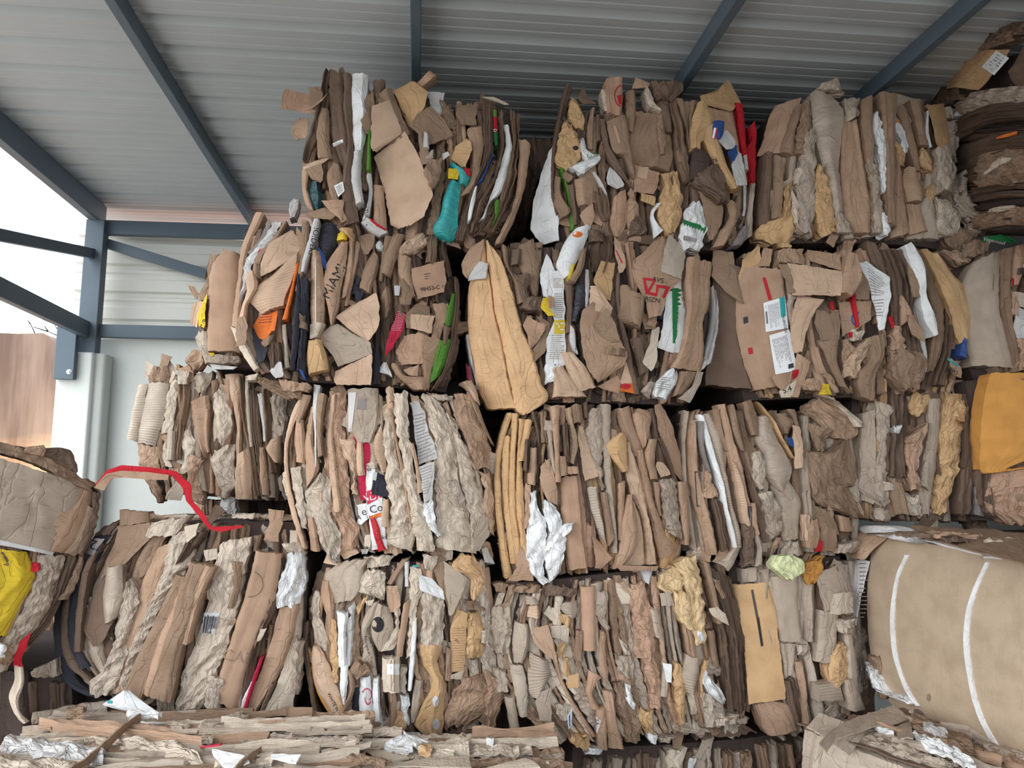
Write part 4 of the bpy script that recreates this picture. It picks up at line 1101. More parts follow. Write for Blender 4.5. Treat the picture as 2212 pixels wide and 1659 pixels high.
b.fill(30, 'iajbicj', 'CFCEC').scraps(14, 'iajbicj').data('''
Ec 150 250 250 240|100 420 170 420|80 700 140 700|120 1000 180 1000|180 1200 230 1250
Fa 190 200 240 200|110 370 150 400|60 620 85 620|60 850 90 850|100 1130 150 1150|200 1440 240 1450
Fc 200 200 280 210|150 420 190 430
Fb 150 400 210 400|140 600 220 600|150 740 220 760
Cj 110 800 180 800|150 1100 210 1100|200 1300 240 1300
Fb 270 300 300 300|220 560 290 600|230 800 330 820|230 960 280 900
Fb 240 1200 300 1200|270 1470 340 1470
Fs 300 120 350 130|290 300 330 300|300 560 320 560|300 800 320 780
Fc 330 200 400 200|320 400 370 500|330 700 380 700
Cv 420 175 560 180|380 460 540 460|370 700 550 700|400 900 580 900|440 1180 590 1150|500 1300 650 1280|520 1470 660 1440
Fa 440 200 480 200|400 500 450 500|420 800 480 800|460 1150 520 1150
Cj 330 860 380 800|240 960 430 950|220 1010 440 1060|260 1180 440 1180|330 1330 520 1350|400 1500 500 1520|440 1560 510 1560
@q b 330 980 360 990 358 1070 335 1065
Pp 690 560 755 560|690 700 750 690|700 780 740 760|650 890 720 880|670 1060 720 1060
Pp 610 540 650 560|620 640 640 640
Fl 565 150 820 140|570 300 820 300|570 500 800 480|610 520 770 560|640 590 750 585
@q z 650 232 718 226 716 318 645 318
@q s 575 180 640 180 600 500 575 500
Ca 500 560 620 540|540 700 640 720|590 780 640 800|600 1000 650 1000
Fa 640 590 690 590|640 700 700 720|650 860 710 860
Pw 640 1100 740 1070|650 1180 750 1200|640 1260 680 1260
@t B 660 1200 40 -10 A
Pw 720 780 790 790|715 960 780 930|720 1080 850 1030|740 1200 860 1130|750 1330 870 1300|770 1460 890 1450
@q p 722 985 800 958 848 1030 728 1095
@t w 765 1030 66 -6 NDE
@t B 745 805 34 0 sk
@t k 790 1130 66 -14 e Coff
@q o 745 1190 840 1155 842 1190 752 1215
@t B 795 1192 34 -12 1000/72
@t B 855 1360 34 -4 3ks
Pk 780 820 870 860|770 920 905 930|765 1010 905 1035
@q s 782 825 812 832 800 900 772 890
Fa 860 1040 905 1050|845 1270 905 1280
Wr 755 1220 800 1200|770 1290 830 1290|800 1400 850 1380|820 1475 885 1460
Ci 720 760 820 740|740 800 820 790
Pi 710 1340 760 1340|700 1430 750 1440
Ps 680 1460 740 1460|680 1500 720 1500
Ra 830 440 870 540|770 600 890 620|800 720 880 740|850 840 890 820
Ci 880 320 960 320|860 600 960 600|890 800 1000 800|880 900 1020 900|920 1100 1060 1100|910 1300 1080 1300|880 1420 1090 1470
Fb 890 310 930 310|960 600 980 600|1020 900 1050 900|1080 1270 1100 1270
Ca 870 140 950 140|910 260 960 260
Ci 950 200 1060 180|960 400 1060 420|990 600 1080 600|1020 780 1100 780|1060 1000 1150 1000|1090 1250 1250 1250|1130 1450 1270 1470
Fa 1080 600 1110 600|1120 800 1150 800|1140 1000 1180 1000
Ps 1070 260 1140 250|1100 350 1190 330|1110 500 1230 500|1130 620 1280 600|1150 770 1300 715
@l z 1110 360 1190 340 1280 690 1150 750 14
Ps 1140 790 1270 740|1170 900 1270 860|1190 1080 1260 1040
@l z 1155 800 1260 760 1250 1000 1190 1020 10
Ci 1170 200 1300 220|1220 400 1400 420|1280 600 1450 600|1270 800 1460 800|1280 1000 1500 1000|1290 1200 1560 1200|1290 1450 1620 1480
Cw 1180 1110 1260 1040|1200 1200 1270 1170|1270 1340 1340 1360
Cj 1380 920 1450 880|1380 1040 1520 1060|1440 1100 1490 1100
Ci 1340 300 1440 400|1440 600 1560 700|1480 900 1620 900|1560 1200 1700 1180|1580 1470 1640 1440
Cb 1430 200 1600 180|1440 380 1660 380|1530 560 1720 560|1600 800 1730 800
Fc 1540 180 1600 200|1640 420 1680 430|1740 600 1760 620
Ca 1640 830 1720 820|1680 1000 1740 1000|1680 1150 1760 1150|1720 1300 1770 1340
Fa 1470 110 1580 100|1530 150 1620 190|1600 250 1640 290
Pj 1640 1180 1700 1200|1590 1340 1720 1330|1600 1470 1640 1460
Cj 1250 200 1420 210|1300 250 1420 250
Cb 1640 1400 1720 1400|1680 1520 1760 1560
Ps 1660 1450 1700 1440|1680 1560 1760 1570
''')
b = Bale('third row bale of smooth brown board edges with white crumpled paper low down', 3.98, [1110, 890, 1435, 882, 1075, 970, 1462, 975, 1075, 1110, 1478, 1110, 1095, 1245, 1465, 1228], 22, frame=fK)
b.fill(26, 'bcvcdg', 'FEFE').scraps(14, 'bcvcdg').data('''
Fg 200 260 250 260|130 480 175 490|105 700 150 700|110 1000 160 1000|140 1250 200 1280|180 1550 240 1540
Fg 180 440 230 440|165 600 220 620|170 900 220 900|200 1200 250 1200|230 1440 280 1440
Fg 240 260 290 270|230 500 270 500|215 760 265 760|220 1000 270 1000|250 1300 300 1300|270 1450 290 1450
Fg 290 310 340 310|280 560 310 560|270 760 320 760|270 1000 330 1000|300 1250 350 1250|310 1380 380 1400
Fg 340 310 385 330|290 580 335 590|280 640 320 640
Pb 290 1290 330 1340|270 1460 390 1420|200 1560 400 1560
Ed 330 480 370 480|320 720 350 720
Ed 390 260 430 270|430 500 470 520|420 800 450 800
Fb 370 530 420 530|360 700 420 700|350 820 410 820
Ec 450 250 500 240|460 500 510 500
Fl 500 400 540 400|520 560 550 560|540 700 570 760
Cl 480 330 550 320|480 400 540 410
Fb 520 220 590 210|550 500 590 480|560 800 600 800
Cb 335 820 380 820|335 960 370 960|335 1160 370 1160
Pb 450 680 520 620|440 800 560 780|500 940 585 870|540 960 580 975
Pb 480 620 520 650|480 720 520 740
Fc 590 600 640 600|600 750 650 750
Fb 610 200 660 200|610 360 650 380|600 560 650 560
Ed 610 350 650 350|630 640 660 650
Fa 640 230 700 220|680 380 720 360|690 500 750 500|680 640 720 660
Pv 650 680 720 680|650 740 735 735
Fv~ 610 760 750 745|620 1000 770 1000|650 1250 800 1280|680 1480 825 1470
Cw 370 880 430 870|370 1000 430 970|350 1150 480 1100|350 1300 500 1250|370 1480 480 1500|470 1600 540 1570
Cw 470 940 520 950|490 1100 600 1050|520 1200 630 1150|480 1280 640 1250|490 1420 640 1350|520 1560 600 1480
Cw 630 1130 695 1100|620 1230 680 1160
Fc 700 200 780 200|720 340 780 340
Ed 740 520 770 520|780 800 820 800|830 1100 860 1150
Pa 760 360 790 370|750 480 850 500|780 640 890 640|800 790 920 750
Ed 790 190 870 200|800 300 850 300
Cl 840 220 920 210|820 330 940 300|820 480 930 470|890 700 940 720|920 850 950 860
Fl 920 200 1000 200|940 500 1000 500|950 760 1010 760|1000 1100 1040 1100|1030 1350 1060 1350
Rj 830 840 910 830|870 1050 940 1040|940 1240 985 1290
Fc 930 880 970 880|960 1080 1000 1080|980 1290 1030 1200
Fc 1000 380 1050 400|1010 600 1060 600
Pv 870 1200 910 1240|880 1330 1030 1390|890 1430 960 1450|880 1470 940 1470
Fb 1060 800 1110 790|1060 1000 1110 1000|1060 1250 1080 1250
Fg 1060 420 1110 440|970 500 1110 500|1010 620 1120 640|1090 720 1130 700
Fb 1045 230 1160 200|1090 370 1190 320|1130 480 1270 540|1190 600 1260 600
Fb 1180 270 1220 220|1190 320 1300 240|1260 540 1300 420
Fa 1170 930 1200 950|1190 1160 1240 1080|1170 1340 1280 1280|1100 1450 1290 1440
Fb 1130 900 1160 890|1090 1120 1200 1100|1060 1350 1180 1340|1030 1470 1100 1430
Fb 1200 560 1260 540|1240 760 1310 780|1280 960 1350 960|1320 1080 1390 1060|1360 1280 1500 1300|1390 1400 1510 1340
Fa 1120 490 1150 490|1130 740 1240 760|1160 880 1270 900|1240 1040 1290 1040|1280 1240 1330 1240|1290 1440 1360 1440
Pb 1030 1440 1340 1440|1060 1482 1320 1475
Fb 1300 460 1360 460|1270 600 1340 640|1310 780 1370 780
Pa 1350 640 1400 650|1340 680 1450 720|1380 760 1450 740
Fb 1340 800 1390 800|1370 1000 1400 1000|1390 1060 1410 1060
Pb 1350 200 1400 185|1370 400 1490 380|1430 560 1550 600|1470 700 1570 800
Ed 1360 450 1400 470|1450 680 1490 700|1520 1000 1550 1000|1550 1250 1580 1250
Cl 1380 770 1480 770|1400 960 1510 960|1420 1150 1540 1150|1430 1200 1560 1240
Fb 1500 800 1570 800|1530 1050 1590 1050|1560 1280 1590 1280
''')
b = Bale('third row bale with a long curved white strip and a torn brown paper sheet', 3.98, [1490, 888, 1835, 892, 1476, 1000, 1850, 1010, 1495, 1195, 1855, 1200], 23, frame=fL)
b.fill(26, 'clbdcl', 'FECFE').scraps(14, 'clbdcl').data('''
Fl 140 240 185 250|130 480 160 480|130 700 160 700|150 1000 200 1000|200 1300 260 1380
Fb 180 340 230 330|170 560 240 560|180 760 260 760|220 980 320 980|280 1200 370 1200|310 1360 400 1370
@q k 215 716 242 716 242 724 222 724
@q k 215 716 222 716 240 985 232 990
@q k 232 980 256 980 256 990 232 990
Cb 280 700 330 710|290 850 370 840|280 920 400 920
Ed 350 920 440 960|400 1160 470 1150|430 1340 500 1290
Fz 240 320 280 330|250 500 290 560|300 700 340 720
Fj 520 1310 580 1310|440 1400 520 1440|370 1420 480 1490
Rl 280 270 340 260|340 460 420 460|410 700 460 700|470 960 510 960|510 1140 560 1150|530 1310 580 1310
Fw 240 280 290 290|290 480 340 480|380 760 420 760|440 1000 470 1000|490 1200 520 1200|510 1310 540 1310
Fc 340 240 400 230|390 420 430 420|450 560 480 560
Fb 390 190 450 190|440 460 500 440|500 700 580 700|580 900 620 900|640 1150 700 1150
Fc 460 200 500 210|500 420 550 420|560 560 580 560
Ra 490 640 520 680|540 900 590 900|580 1120 640 1200
Fd 540 560 600 560|620 760 660 760|660 920 720 920|720 1130 810 1130|760 1270 810 1260
Fb 625 960 660 960|640 1150 690 1150|670 1210 700 1200
@q k 640 990 662 986 664 1150 642 1156
@b z 645 1000 660 1000 660 1140 645 1140 3
Cd 570 1130 640 1150|590 1300 660 1300|590 1440 650 1430
Fl 660 1210 700 1210|680 1300 720 1300|660 1450 720 1440
Ec 520 250 580 260|570 450 640 470|600 620 700 560|680 840 740 800
Fc 580 190 650 160|600 300 690 300|650 440 700 440
Cj 650 570 710 560|650 660 740 640|660 780 740 800|700 850 740 840
Cl 700 900 760 870|730 960 860 960|750 1100 890 1060|800 1250 880 1150
Cj 700 880 800 860|740 990 820 960
Fl 830 830 970 780|870 950 1060 950|890 1100 1050 1100|920 1250 1040 1240
Wl 700 290 810 300|700 480 860 460|760 600 920 560|740 660 980 680|780 750 970 760|870 870 920 860
Fc 840 260 940 270|880 330 1000 320|920 420 970 420
Fg 680 170 740 220|790 300 830 330|880 460 920 500|960 580 980 610
Pu 920 455 965 450|940 520 970 530
Fc 940 220 1010 230|1000 300 1040 330|1020 500 1050 520
Pa 960 360 1020 370|970 500 1040 520|985 695 1040 690
Fc 1160 980 1290 1040|1180 1100 1330 1110|1250 1240 1350 1200
Fb 1100 1100 1170 1080|1080 1240 1190 1220|1080 1310 1170 1320
Fc 1210 1130 1340 1180|1210 1340 1330 1340
Pr 1190 1250 1200 1260|1150 1340 1200 1340
Fb 1340 1060 1440 1080|1360 1180 1460 1180
Cj 1330 1270 1490 1250|1310 1350 1470 1340
Ca 1060 1060 1100 1060|1060 1250 1100 1260
Cj 920 1260 1030 1260|900 1370 1060 1370
Cj 1440 700 1480 690|1440 840 1510 740|1480 940 1540 980
Ca 1410 880 1440 870|1460 970 1510 960|1510 1040 1550 1070
Cc 1380 430 1390 430|1200 570 1440 530|1060 540 1470 680|1070 680 1450 830|1130 880 1430 840|1200 980 1480 1000|1380 1050 1490 1090
Cc 1090 340 1340 400|1130 470 1240 470|1170 560 1210 560
Cb 1090 210 1210 130|1070 240 1340 230|1130 300 1490 340|1270 440 1440 480
Ci 1210 140 1260 140|1340 240 1490 340|1440 370 1480 370
''')
fM, fH, fN, fO = (1800, 800, 1.932), (0, 900, 2.186), (560, 1180, 3.464), (1020, 1180, 3.072)
b = Bale('third row bale of narrow grey and golden strips behind the orange flap', 4.05, [1868, 852, 2110, 850, 1855, 980, 2112, 980, 1862, 1125, 2130, 1130], 24, frame=fM)
b.fill(22, 'lcdlgcd', 'FECE').scraps(14, 'lcdlgcd').data('''
Fl 120 180 170 160|110 350 180 350|120 540 170 560
Cl 160 130 240 160|180 280 220 280|170 420 210 420
Cl 120 400 210 420|110 500 230 540|190 570 210 570
Cj 200 460 270 490|210 500 260 500
Ed 230 100 280 110|240 300 280 320|230 450 290 450
Cs 240 230 270 230|235 260 260 265
Cg 340 90 410 110|330 180 400 150|350 190 380 180
Cb 290 280 380 220|290 400 340 400|310 500 350 500
Ci 310 530 360 520|320 610 380 610
Fl 400 120 450 120|390 280 440 280|360 480 420 480|380 600 410 600
Cg 460 90 530 120|440 250 530 250|430 420 510 420|420 600 460 600
Cg 490 120 540 130|480 200 540 220
Ed 520 100 560 110|530 300 560 300|500 600 540 600
Fz 560 110 610 120|560 300 590 300|550 600 590 610
Ed 590 150 620 170|590 600 640 620
Cl 170 570 230 580|170 620 240 630
Fc 230 460 280 480|250 600 310 600
Fl 370 380 390 400|355 480 390 500
''')
b = Bale('bale with a big orange brown flap sitting above the strapped bale', 3.92, [2125, 815, 2420, 815, 2118, 980, 2420, 980, 2140, 1125, 2420, 1140], 25, frame=fM, depth=.9)
b.fill(10, 'bcdv', 'FEC').data('''
Ed 590 420 660 420|600 560 680 620
Cv 650 430 900 390|640 520 900 500|640 580 900 600|720 640 900 650
Rv 720 420 900 380|660 500 900 470
Pc 700 520 900 510|700 545 900 540
Fq~ 640 15 950 15|610 160 950 160|600 300 950 300|605 425 700 415|700 415 950 380
Pc 750 40 900 10|800 60 900 60
''')
# ------------------------------------------------------------------ fourth row from the top
b = Bale('leaning bale with grey creased board above a bright yellow panel', 3.95, [-330, 905, 195, 1050, -330, 1150, 185, 1150, -330, 1300, 140, 1280, -330, 1470, 60, 1405], 26, frame=fH, bulge=(.04, .03), depth=.9, yaw=((0, 1000, 3.72), (195, 1050, 3.95)))
b.fill(10, 'bcdc', 'EFC').data('''
Cd 280 420 430 420|300 560 420 560|250 640 380 680
Ed 330 640 380 680|260 860 300 880|190 980 230 1000|100 1080 150 1090
Cc 370 640 400 650|340 760 370 770|280 860 320 860
Cl 180 650 320 660|170 760 260 800|130 870 240 900|60 1000 160 1010|0 1100 90 1120|-60 1200 30 1200
Cb -60 1060 60 1080|-100 1160 40 1170
Cw -20 1060 20 1070|-30 1130 10 1130
Fy -500 560 130 640|-500 800 170 770|-500 950 100 900|-500 1060 30 1040
@l B -40 1020 20 1000 10 1050 -40 1060 2
Cr 160 690 190 690|150 735 185 725
Pr 90 1060 140 1020|60 1140 100 1130|60 1170 100 1180
Fi=packing_strap 85 1175 108 1175|92 1260 114 1260|66 1340 88 1350|80 1400 100 1400|110 1450 140 1440
Fb 400 310 440 350|300 400 430 480|200 540 380 590|150 610 320 650
Fc 410 420 440 440|340 600 400 620|300 640 350 660
Fl -560 20 395 320|-640 300 350 440|-720 500 255 645
@q s -100 560 0 580 0 600 -100 585
@q s 0 582 250 640 250 655 0 605
Ek 40 150 40 175|140 180 140 205
Cd -200 90 -200 150|20 130 20 180|150 150 150 215|330 165 300 250|370 230 350 300
Cc -300 60 -300 130|100 150 100 200|300 240 290 290|420 320 400 350
Cb 110 145 110 170|190 135 190 190
Cc 420 290 470 330|440 340 480 370
Cd 430 350 460 360|420 460 450 470|380 560 420 580|350 650 380 660
''')
b = Bale('leaning bale with dark curved boards and handwritten marks on brown board', 3.97, [235, 1126, 650, 1136, 150, 1280, 655, 1290, 130, 1400, 645, 1420, 205, 1495, 620, 1585], 27, frame=fH, depth=1.1)
b.fill(22, 'cdbjl', 'FECF').scraps(14, 'cdbjl').data('''
Fk 440 560 520 560|320 740 400 720|255 900 320 900|250 1100 330 1100|290 1240 360 1250|400 1320 470 1320
Fd 390 640 440 640|340 760 370 760|300 900 340 900|300 1100 345 1090|335 1180 385 1180|430 1250 470 1270
Fk 430 640 480 640|370 760 420 760|330 900 380 900|340 1080 390 1090|380 1180 430 1180
Fd 480 600 500 600|420 700 450 700|380 900 410 900|370 1100 400 1100
Cd 480 520 570 480|440 560 520 560
Pz 445 575 515 570|415 640 470 650
@t B 458 608 48 -160 72
Fc 560 440 690 450|560 520 700 500
Pd 480 750 600 700|420 880 600 860|400 1000 530 1000|450 1080 500 1060
Pc 560 520 710 500|540 600 720 570|500 680 600 690|480 750 540 750
Wl 520 710 590 700|500 860 590 860|510 970 560 950
Fc 650 720 780 590|650 770 740 700
Fb 740 620 850 580|660 820 760 780|600 1000 700 960|560 1200 640 1100|520 1310 590 1290
Cj 610 790 640 760|560 960 660 880|540 1080 620 1000|480 1200 600 1150|430 1260 560 1260|440 1310 520 1310
Ci 720 500 900 470|700 570 830 560
Cj 820 560 960 520|750 800 870 750|700 900 790 860|620 1100 700 1050|570 1290 610 1280
Ed 900 560 980 540|840 700 900 660
Pi 890 515 960 500|900 590 940 560
Fc 840 740 915 760|760 930 850 930|660 1120 760 1120|580 1300 690 1340
Fb 880 780 920 780|770 1050 830 1050|700 1290 740 1300
Fc 920 680 1030 700|860 860 970 860|800 1060 890 1060|720 1290 830 1330
Fb 985 690 1035 705|930 860 970 860|880 1060 910 1060
Ci 1040 600 1190 560|1000 760 1150 760|970 920 1120 920|920 1080 1080 1060|860 1240 1030 1200|830 1390 940 1400
@q s 965 925 1040 925 1015 1030 952 1020
@b k 968 935 1038 940 1018 1028 956 1020 11
Fc 1100 680 1150 690|1110 800 1140 800|1080 900 1110 900
Pi 970 630 1030 620|980 680 1030 670
Ed 1310 660 1340 670|1260 900 1300 900|1200 1050 1240 1050|1130 1390 1170 1400
Fc 1190 560 1230 560|1190 640 1210 640
Fb~ 1210 630 1335 650|1170 800 1300 850|1110 1000 1240 1000|1060 1150 1180 1150|1010 1330 1120 1380
@t c 1120 1135 56 8 CAF
@o e 1180 790 64 62 .04 -70 100
Ci 1330 600 1443 590|1370 660 1443 660
Cw 1360 640 1440 650|1320 800 1440 800|1310 900 1420 890
Fb 1320 900 1420 880|1280 1060 1380 1060|1220 1230 1310 1240|1150 1400 1210 1400
Pi 1235 1000 1265 995|1215 1060 1235 1050
Fw 1190 1250 1210 1240|1150 1330 1180 1330|1130 1420 1150 1420
Fp 1235 1130 1250 1130|1180 1290 1195 1290|1140 1425 1155 1425
Pi 1380 1060 1420 1090|1310 1270 1400 1280|1225 1420 1390 1400|1290 1470 1330 1480
Cl 1400 1040 1440 1060|1390 1200 1430 1230|1380 1300 1410 1310
Fd 1290 1250 1310 1250|1230 1390 1250 1400
Cj 990 1210 1060 1230|970 1340 1050 1340|1000 1420 1070 1470
Cl 740 1330 800 1340|730 1400 800 1420
''')
b.topscraps(60, 'jlbcidi', .9, size=(.04, .13), rise=.06, lo=.2, hi=.97, dz=-.06)
b = Bale('fourth row bale with white books and a rolled tube among curled sheets', 3.97, [690, 1222, 1055, 1212, 662, 1350, 1070, 1350, 675, 1480, 1085, 1500, 760, 1595, 1060, 1590], 28, frame=fN)
b.fill(28, 'cbljdc', 'FECFC').scraps(14, 'cbljdc').data('''
Ed 330 600 370 560|320 700 360 700|360 1000 400 1000|410 1240 440 1240|560 1400 600 1410
Cj 400 340 450 350|380 480 440 520|400 620 500 660|440 740 500 790
Fb 470 260 530 260|470 400 550 420|510 560 560 560|520 700 590 700
Fq 385 800 410 790|400 1000 430 1000|450 1150 490 1160|560 1320 600 1340
Fa 400 740 450 740|390 860 500 840|420 1040 560 1000|500 1190 630 1180|580 1340 750 1400
@q g 570 1120 600 1130 635 1200 600 1270
@t B 565 1190 26 62 WHITE WINE
Cg 540 540 570 560|530 700 590 740|540 860 590 880|560 1030 600 1020
Ci 780 80 1020 70|800 160 960 150
Fl 640 110 830 90|500 200 780 170|510 300 760 330|560 430 700 400
Ci 800 180 940 190|730 330 940 300|880 380 930 410
Fs 640 560 710 500|650 760 700 760|640 900 690 900
Fw 580 480 670 500|590 640 650 640|590 800 650 760|600 900 650 880
Fw 610 900 670 880|610 1060 660 1060|630 1180 650 1170
Cs 660 460 720 420|690 520 720 500
Cg 720 440 800 370|720 520 760 480
Pi 790 410 860 400|810 440 840 450
Fl 880 430 970 460|840 560 1000 560|840 700 990 700|890 790 940 780
@o B 888 585 46 58 .95
Fl 850 420 900 410|780 540 850 540|760 640 810 640|800 760 850 760|840 960 880 970
@t B 822 790 24 75 Fabrique en France
@t B 858 760 24 75 Champagne Chardonnay
Pb 950 300 1030 290|960 420 1060 440|980 500 1020 490
Fc 1070 100 1130 90|1000 200 1060 190|950 280 1000 290
Cj 1010 480 1050 470|1010 640 1050 640|900 800 1000 760
Fs 1085 120 1120 110|1090 300 1120 300
Fb 1080 430 1130 400|1060 560 1110 560|1030 760 1080 760|1030 820 1070 820
Ci 1130 160 1200 160|1130 300 1210 320|1130 480 1190 440|1110 640 1170 640|1100 840 1160 820
@q t 1150 140 1190 140 1195 152 1150 156
Fw 1150 560 1180 540|1130 800 1170 800|1110 1080 1140 1080
Cj 1060 900 1110 900|1030 1100 1090 1110
Cj 1220 70 1360 60|1230 160 1290 180
Pc 1290 150 1370 110|1330 260 1390 240|1400 420 1420 500
Cj 1220 350 1390 350|1210 500 1390 500|1210 650 1380 650|1190 760 1370 760
Fg 1190 740 1370 740|1230 900 1340 900|1290 1000 1380 1000|1200 1230 1380 1230|1170 1360 1370 1380|1240 1430 1330 1430
@o s 1320 1160 24 40 .9
@o s 1325 1330 28 40 .9
Fl 1170 1000 1230 1000|1140 1200 1200 1200|1130 1320 1170 1320
Pw 1190 210 1290 240|1200 320 1380 330|1330 380 1385 395
Pl 1380 110 1550 230|1380 200 1550 260|1400 380 1490 420|1420 510 1440 510
Cc 1540 400 1640 420|1560 480 1700 480
Ch 1500 60 1600 60|1450 150 1660 150|1570 240 1680 260|1580 400 1640 380
Cg 1560 500 1650 500|1550 700 1690 700|1560 840 1660 830
Pg 1480 470 1560 500|1430 640 1550 620|1430 800 1540 840|1425 950 1530 930
@d c 1440 600 1550 600 1530 930 1425 940 9
Ci 1660 620 1720 620|1670 720 1720 740
Fc 1400 760 1440 760|1390 1000 1440 1000
Pi 1430 960 1530 930|1430 990 1510 1000
Cb 1540 1000 1680 960|1460 1100 1760 1080|1400 1240 1700 1240|1400 1360 1600 1330
Cb 1690 930 1830 1000|1700 1100 1840 1120|1690 1260 1780 1290|1690 1400 1760 1400
Cd 1340 1420 1700 1370|1380 1480 1600 1480
Fk 700 1060 760 1060|700 1250 750 1250|730 1380 760 1380
Fw=paperback_book 760 980 830 970|745 1150 845 1150|760 1390 850 1390
@o p 805 1110 38 50 .16 -160 60
@o p 815 1140 26 46 .2 20 200
Fw=paperback_book 850 990 900 980|850 1200 910 1200|860 1380 940 1400
@o B 892 1330 18 18 .3
Ed 900 980 930 990|920 1250 950 1250
Fi 920 830 1050 830|920 1000 1050 1000|920 1070 1050 1090
@q w 955 880 1048 880 1048 960 955 960
@q c 985 850 990 850 990 1080 985 1080
@q c 1010 850 1015 850 1015 1085 1010 1085
Fb 960 1090 1020 1090|970 1250 1030 1250|970 1430 1030 1430
Cw 1060 1110 1120 1120|1080 1300 1120 1340
Ch 1030 1220 1070 1230|1020 1350 1100 1330|1030 1430 1070 1430
Fc 670 920 700 900|680 1060 720 1030|630 1200 680 1180|600 1300 640 1260|600 1380 620 1370
Cc 720 850 800 880|690 940 830 940|720 980 750 970
''')  # dark disc on the tube paints the shade in its open end
b = Bale('fourth row bale of dense crumpled brown and cream strips under the white crumpled paper', 3.97, [1085, 1268, 1560, 1215, 1058, 1350, 1590, 1350, 1095, 1490, 1612, 1490, 1190, 1610, 1605, 1570], 29, frame=fO)
b.fill(34, 'clbicljb', 'CFCEC', wmin=.6).scraps(14, 'clbicljb').data('''
Cc 150 250 240 250|160 300 220 310
Cc 290 260 440 260|280 300 440 310
Cd 510 250 700 290|490 330 690 340
Cl 130 400 240 400|120 560 260 560|150 700 250 720
Rl 350 320 410 330|360 380 440 380
Ra 370 390 430 380|360 460 440 470
Rl 600 380 700 360|600 430 700 450|640 470 690 480
Fl 290 500 370 520|270 660 370 680|280 770 340 770
Pb 380 540 500 520|400 620 530 620|470 700 560 760
Rl 380 700 500 760|370 820 520 830|380 960 500 900|400 1000 440 1000
Fj 250 780 340 800|280 960 370 970|310 1130 370 1130
Pl 440 960 520 930|410 1020 520 1060|440 1140 520 1150
Cg 570 460 650 470|640 560 660 600
Pj 520 530 640 520|530 600 640 640
Cg 570 650 630 640|570 730 600 740
Cg 610 740 650 740|620 860 650 860
Pg 640 860 710 850|630 940 710 940
Cj 550 1050 660 1060|570 1160 640 1140
Rl 480 1180 540 1170|500 1260 600 1280
Fc 690 560 740 560|680 760 740 760
Fv~ 720 270 810 260|730 480 815 480|740 690 820 690
Cl 820 300 900 300|830 460 890 480|880 560 910 560
Fv 780 820 860 870|760 960 800 990|790 1080 850 1080
Fb 850 560 890 580|840 700 890 700|870 900 910 900
Fb 820 1080 880 1060|830 1330 890 1340
Fb 860 950 930 960|880 1120 950 1120|900 1330 1000 1340
Cc 940 900 1000 900|950 1050 1090 1050|1000 1200 1120 1200|1010 1300 1110 1290
Ci 970 620 1030 660|1020 720 1060 760
Cl 960 720 1060 740|980 860 1080 880
Ca 950 230 1040 240|1040 320 1080 340
Cv 1050 250 1150 240|1070 420 1180 420|1110 600 1220 620|1140 760 1220 750|1170 900 1260 900|1180 1080 1260 1080
Rs 1130 160 1200 160|1150 240 1180 260
CH 1230 180 1330 130|1240 280 1400 200|1300 310 1380 300
CH 1330 110 1480 60|1390 200 1500 200|1420 300 1510 300|1440 430 1540 400|1460 560 1540 560|1480 640 1550 640
CH 1320 300 1430 300|1340 430 1440 420|1400 540 1480 540
Fj 1180 420 1230 420|1220 600 1270 620
Pl 1230 310 1310 300|1250 390 1330 390
Rl 1420 720 1500 740|1380 830 1490 850|1410 960 1460 960
Cg 1340 760 1380 780|1330 900 1400 900|1350 1050 1400 1050|1370 1180 1400 1160
Fl 1270 800 1310 820|1250 1000 1300 1000
Cw 1480 550 1520 560|1490 620 1530 620
Pw 1260 770 1320 780|1290 900 1320 900
Cg 1530 740 1560 760|1500 860 1530 860|1500 1000 1520 1000
Cw 1530 820 1560 850|1520 920 1650 960|1580 1000 1660 1040
Cj 1520 960 1640 1020|1520 1100 1660 1100|1540 1180 1640 1170
Cg 1120 1080 1200 1100|1110 1160 1200 1200|1150 1230 1190 1240
Cw 1010 900 1040 920|1030 1040 1090 1100
Cw 1150 1240 1220 1240|1170 1300 1220 1300
Cl 1230 1260 1340 1260|1240 1300 1320 1300
Cw 770 1330 880 1340|760 1380 870 1380
Pw 630 1120 660 1070|640 1210 665 1180
@q u 640 1125 648 1112 650 1190 644 1200
Pw 810 1115 845 1140|810 1220 825 1210
@t k 826 1165 26 80 ZA
Cg 660 1240 780 1250|640 1300 770 1350
Cl 140 800 220 820|160 960 250 960
Fl 215 1000 280 1000|270 1280 330 1280
Ed 1500 110 1700 200|1570 300 1740 320|1620 520 1790 520|1650 800 1810 800|1690 1080 1830 1080
Fc 1510 100 1550 110|1570 330 1600 330|1600 500 1630 500
Cc 1560 200 1600 210|1620 330 1650 330
Fc 1560 560 1610 560|1600 800 1640 800
Pi 1540 400 1600 390|1560 450 1640 430|1590 470 1670 510
Ci 1590 1130 1740 1100|1590 1170 1740 1140
Pi 1740 1140 1800 1130|1750 1170 1815 1165
''')
b = Bale('fourth row bale with a slit golden kraft board propped on its front', 3.99, [1600, 1215, 1845, 1205, 1600, 1350, 1862, 1350, 1640, 1490, 1880, 1490, 1680, 1600, 1865, 1530], 30, frame=fO)
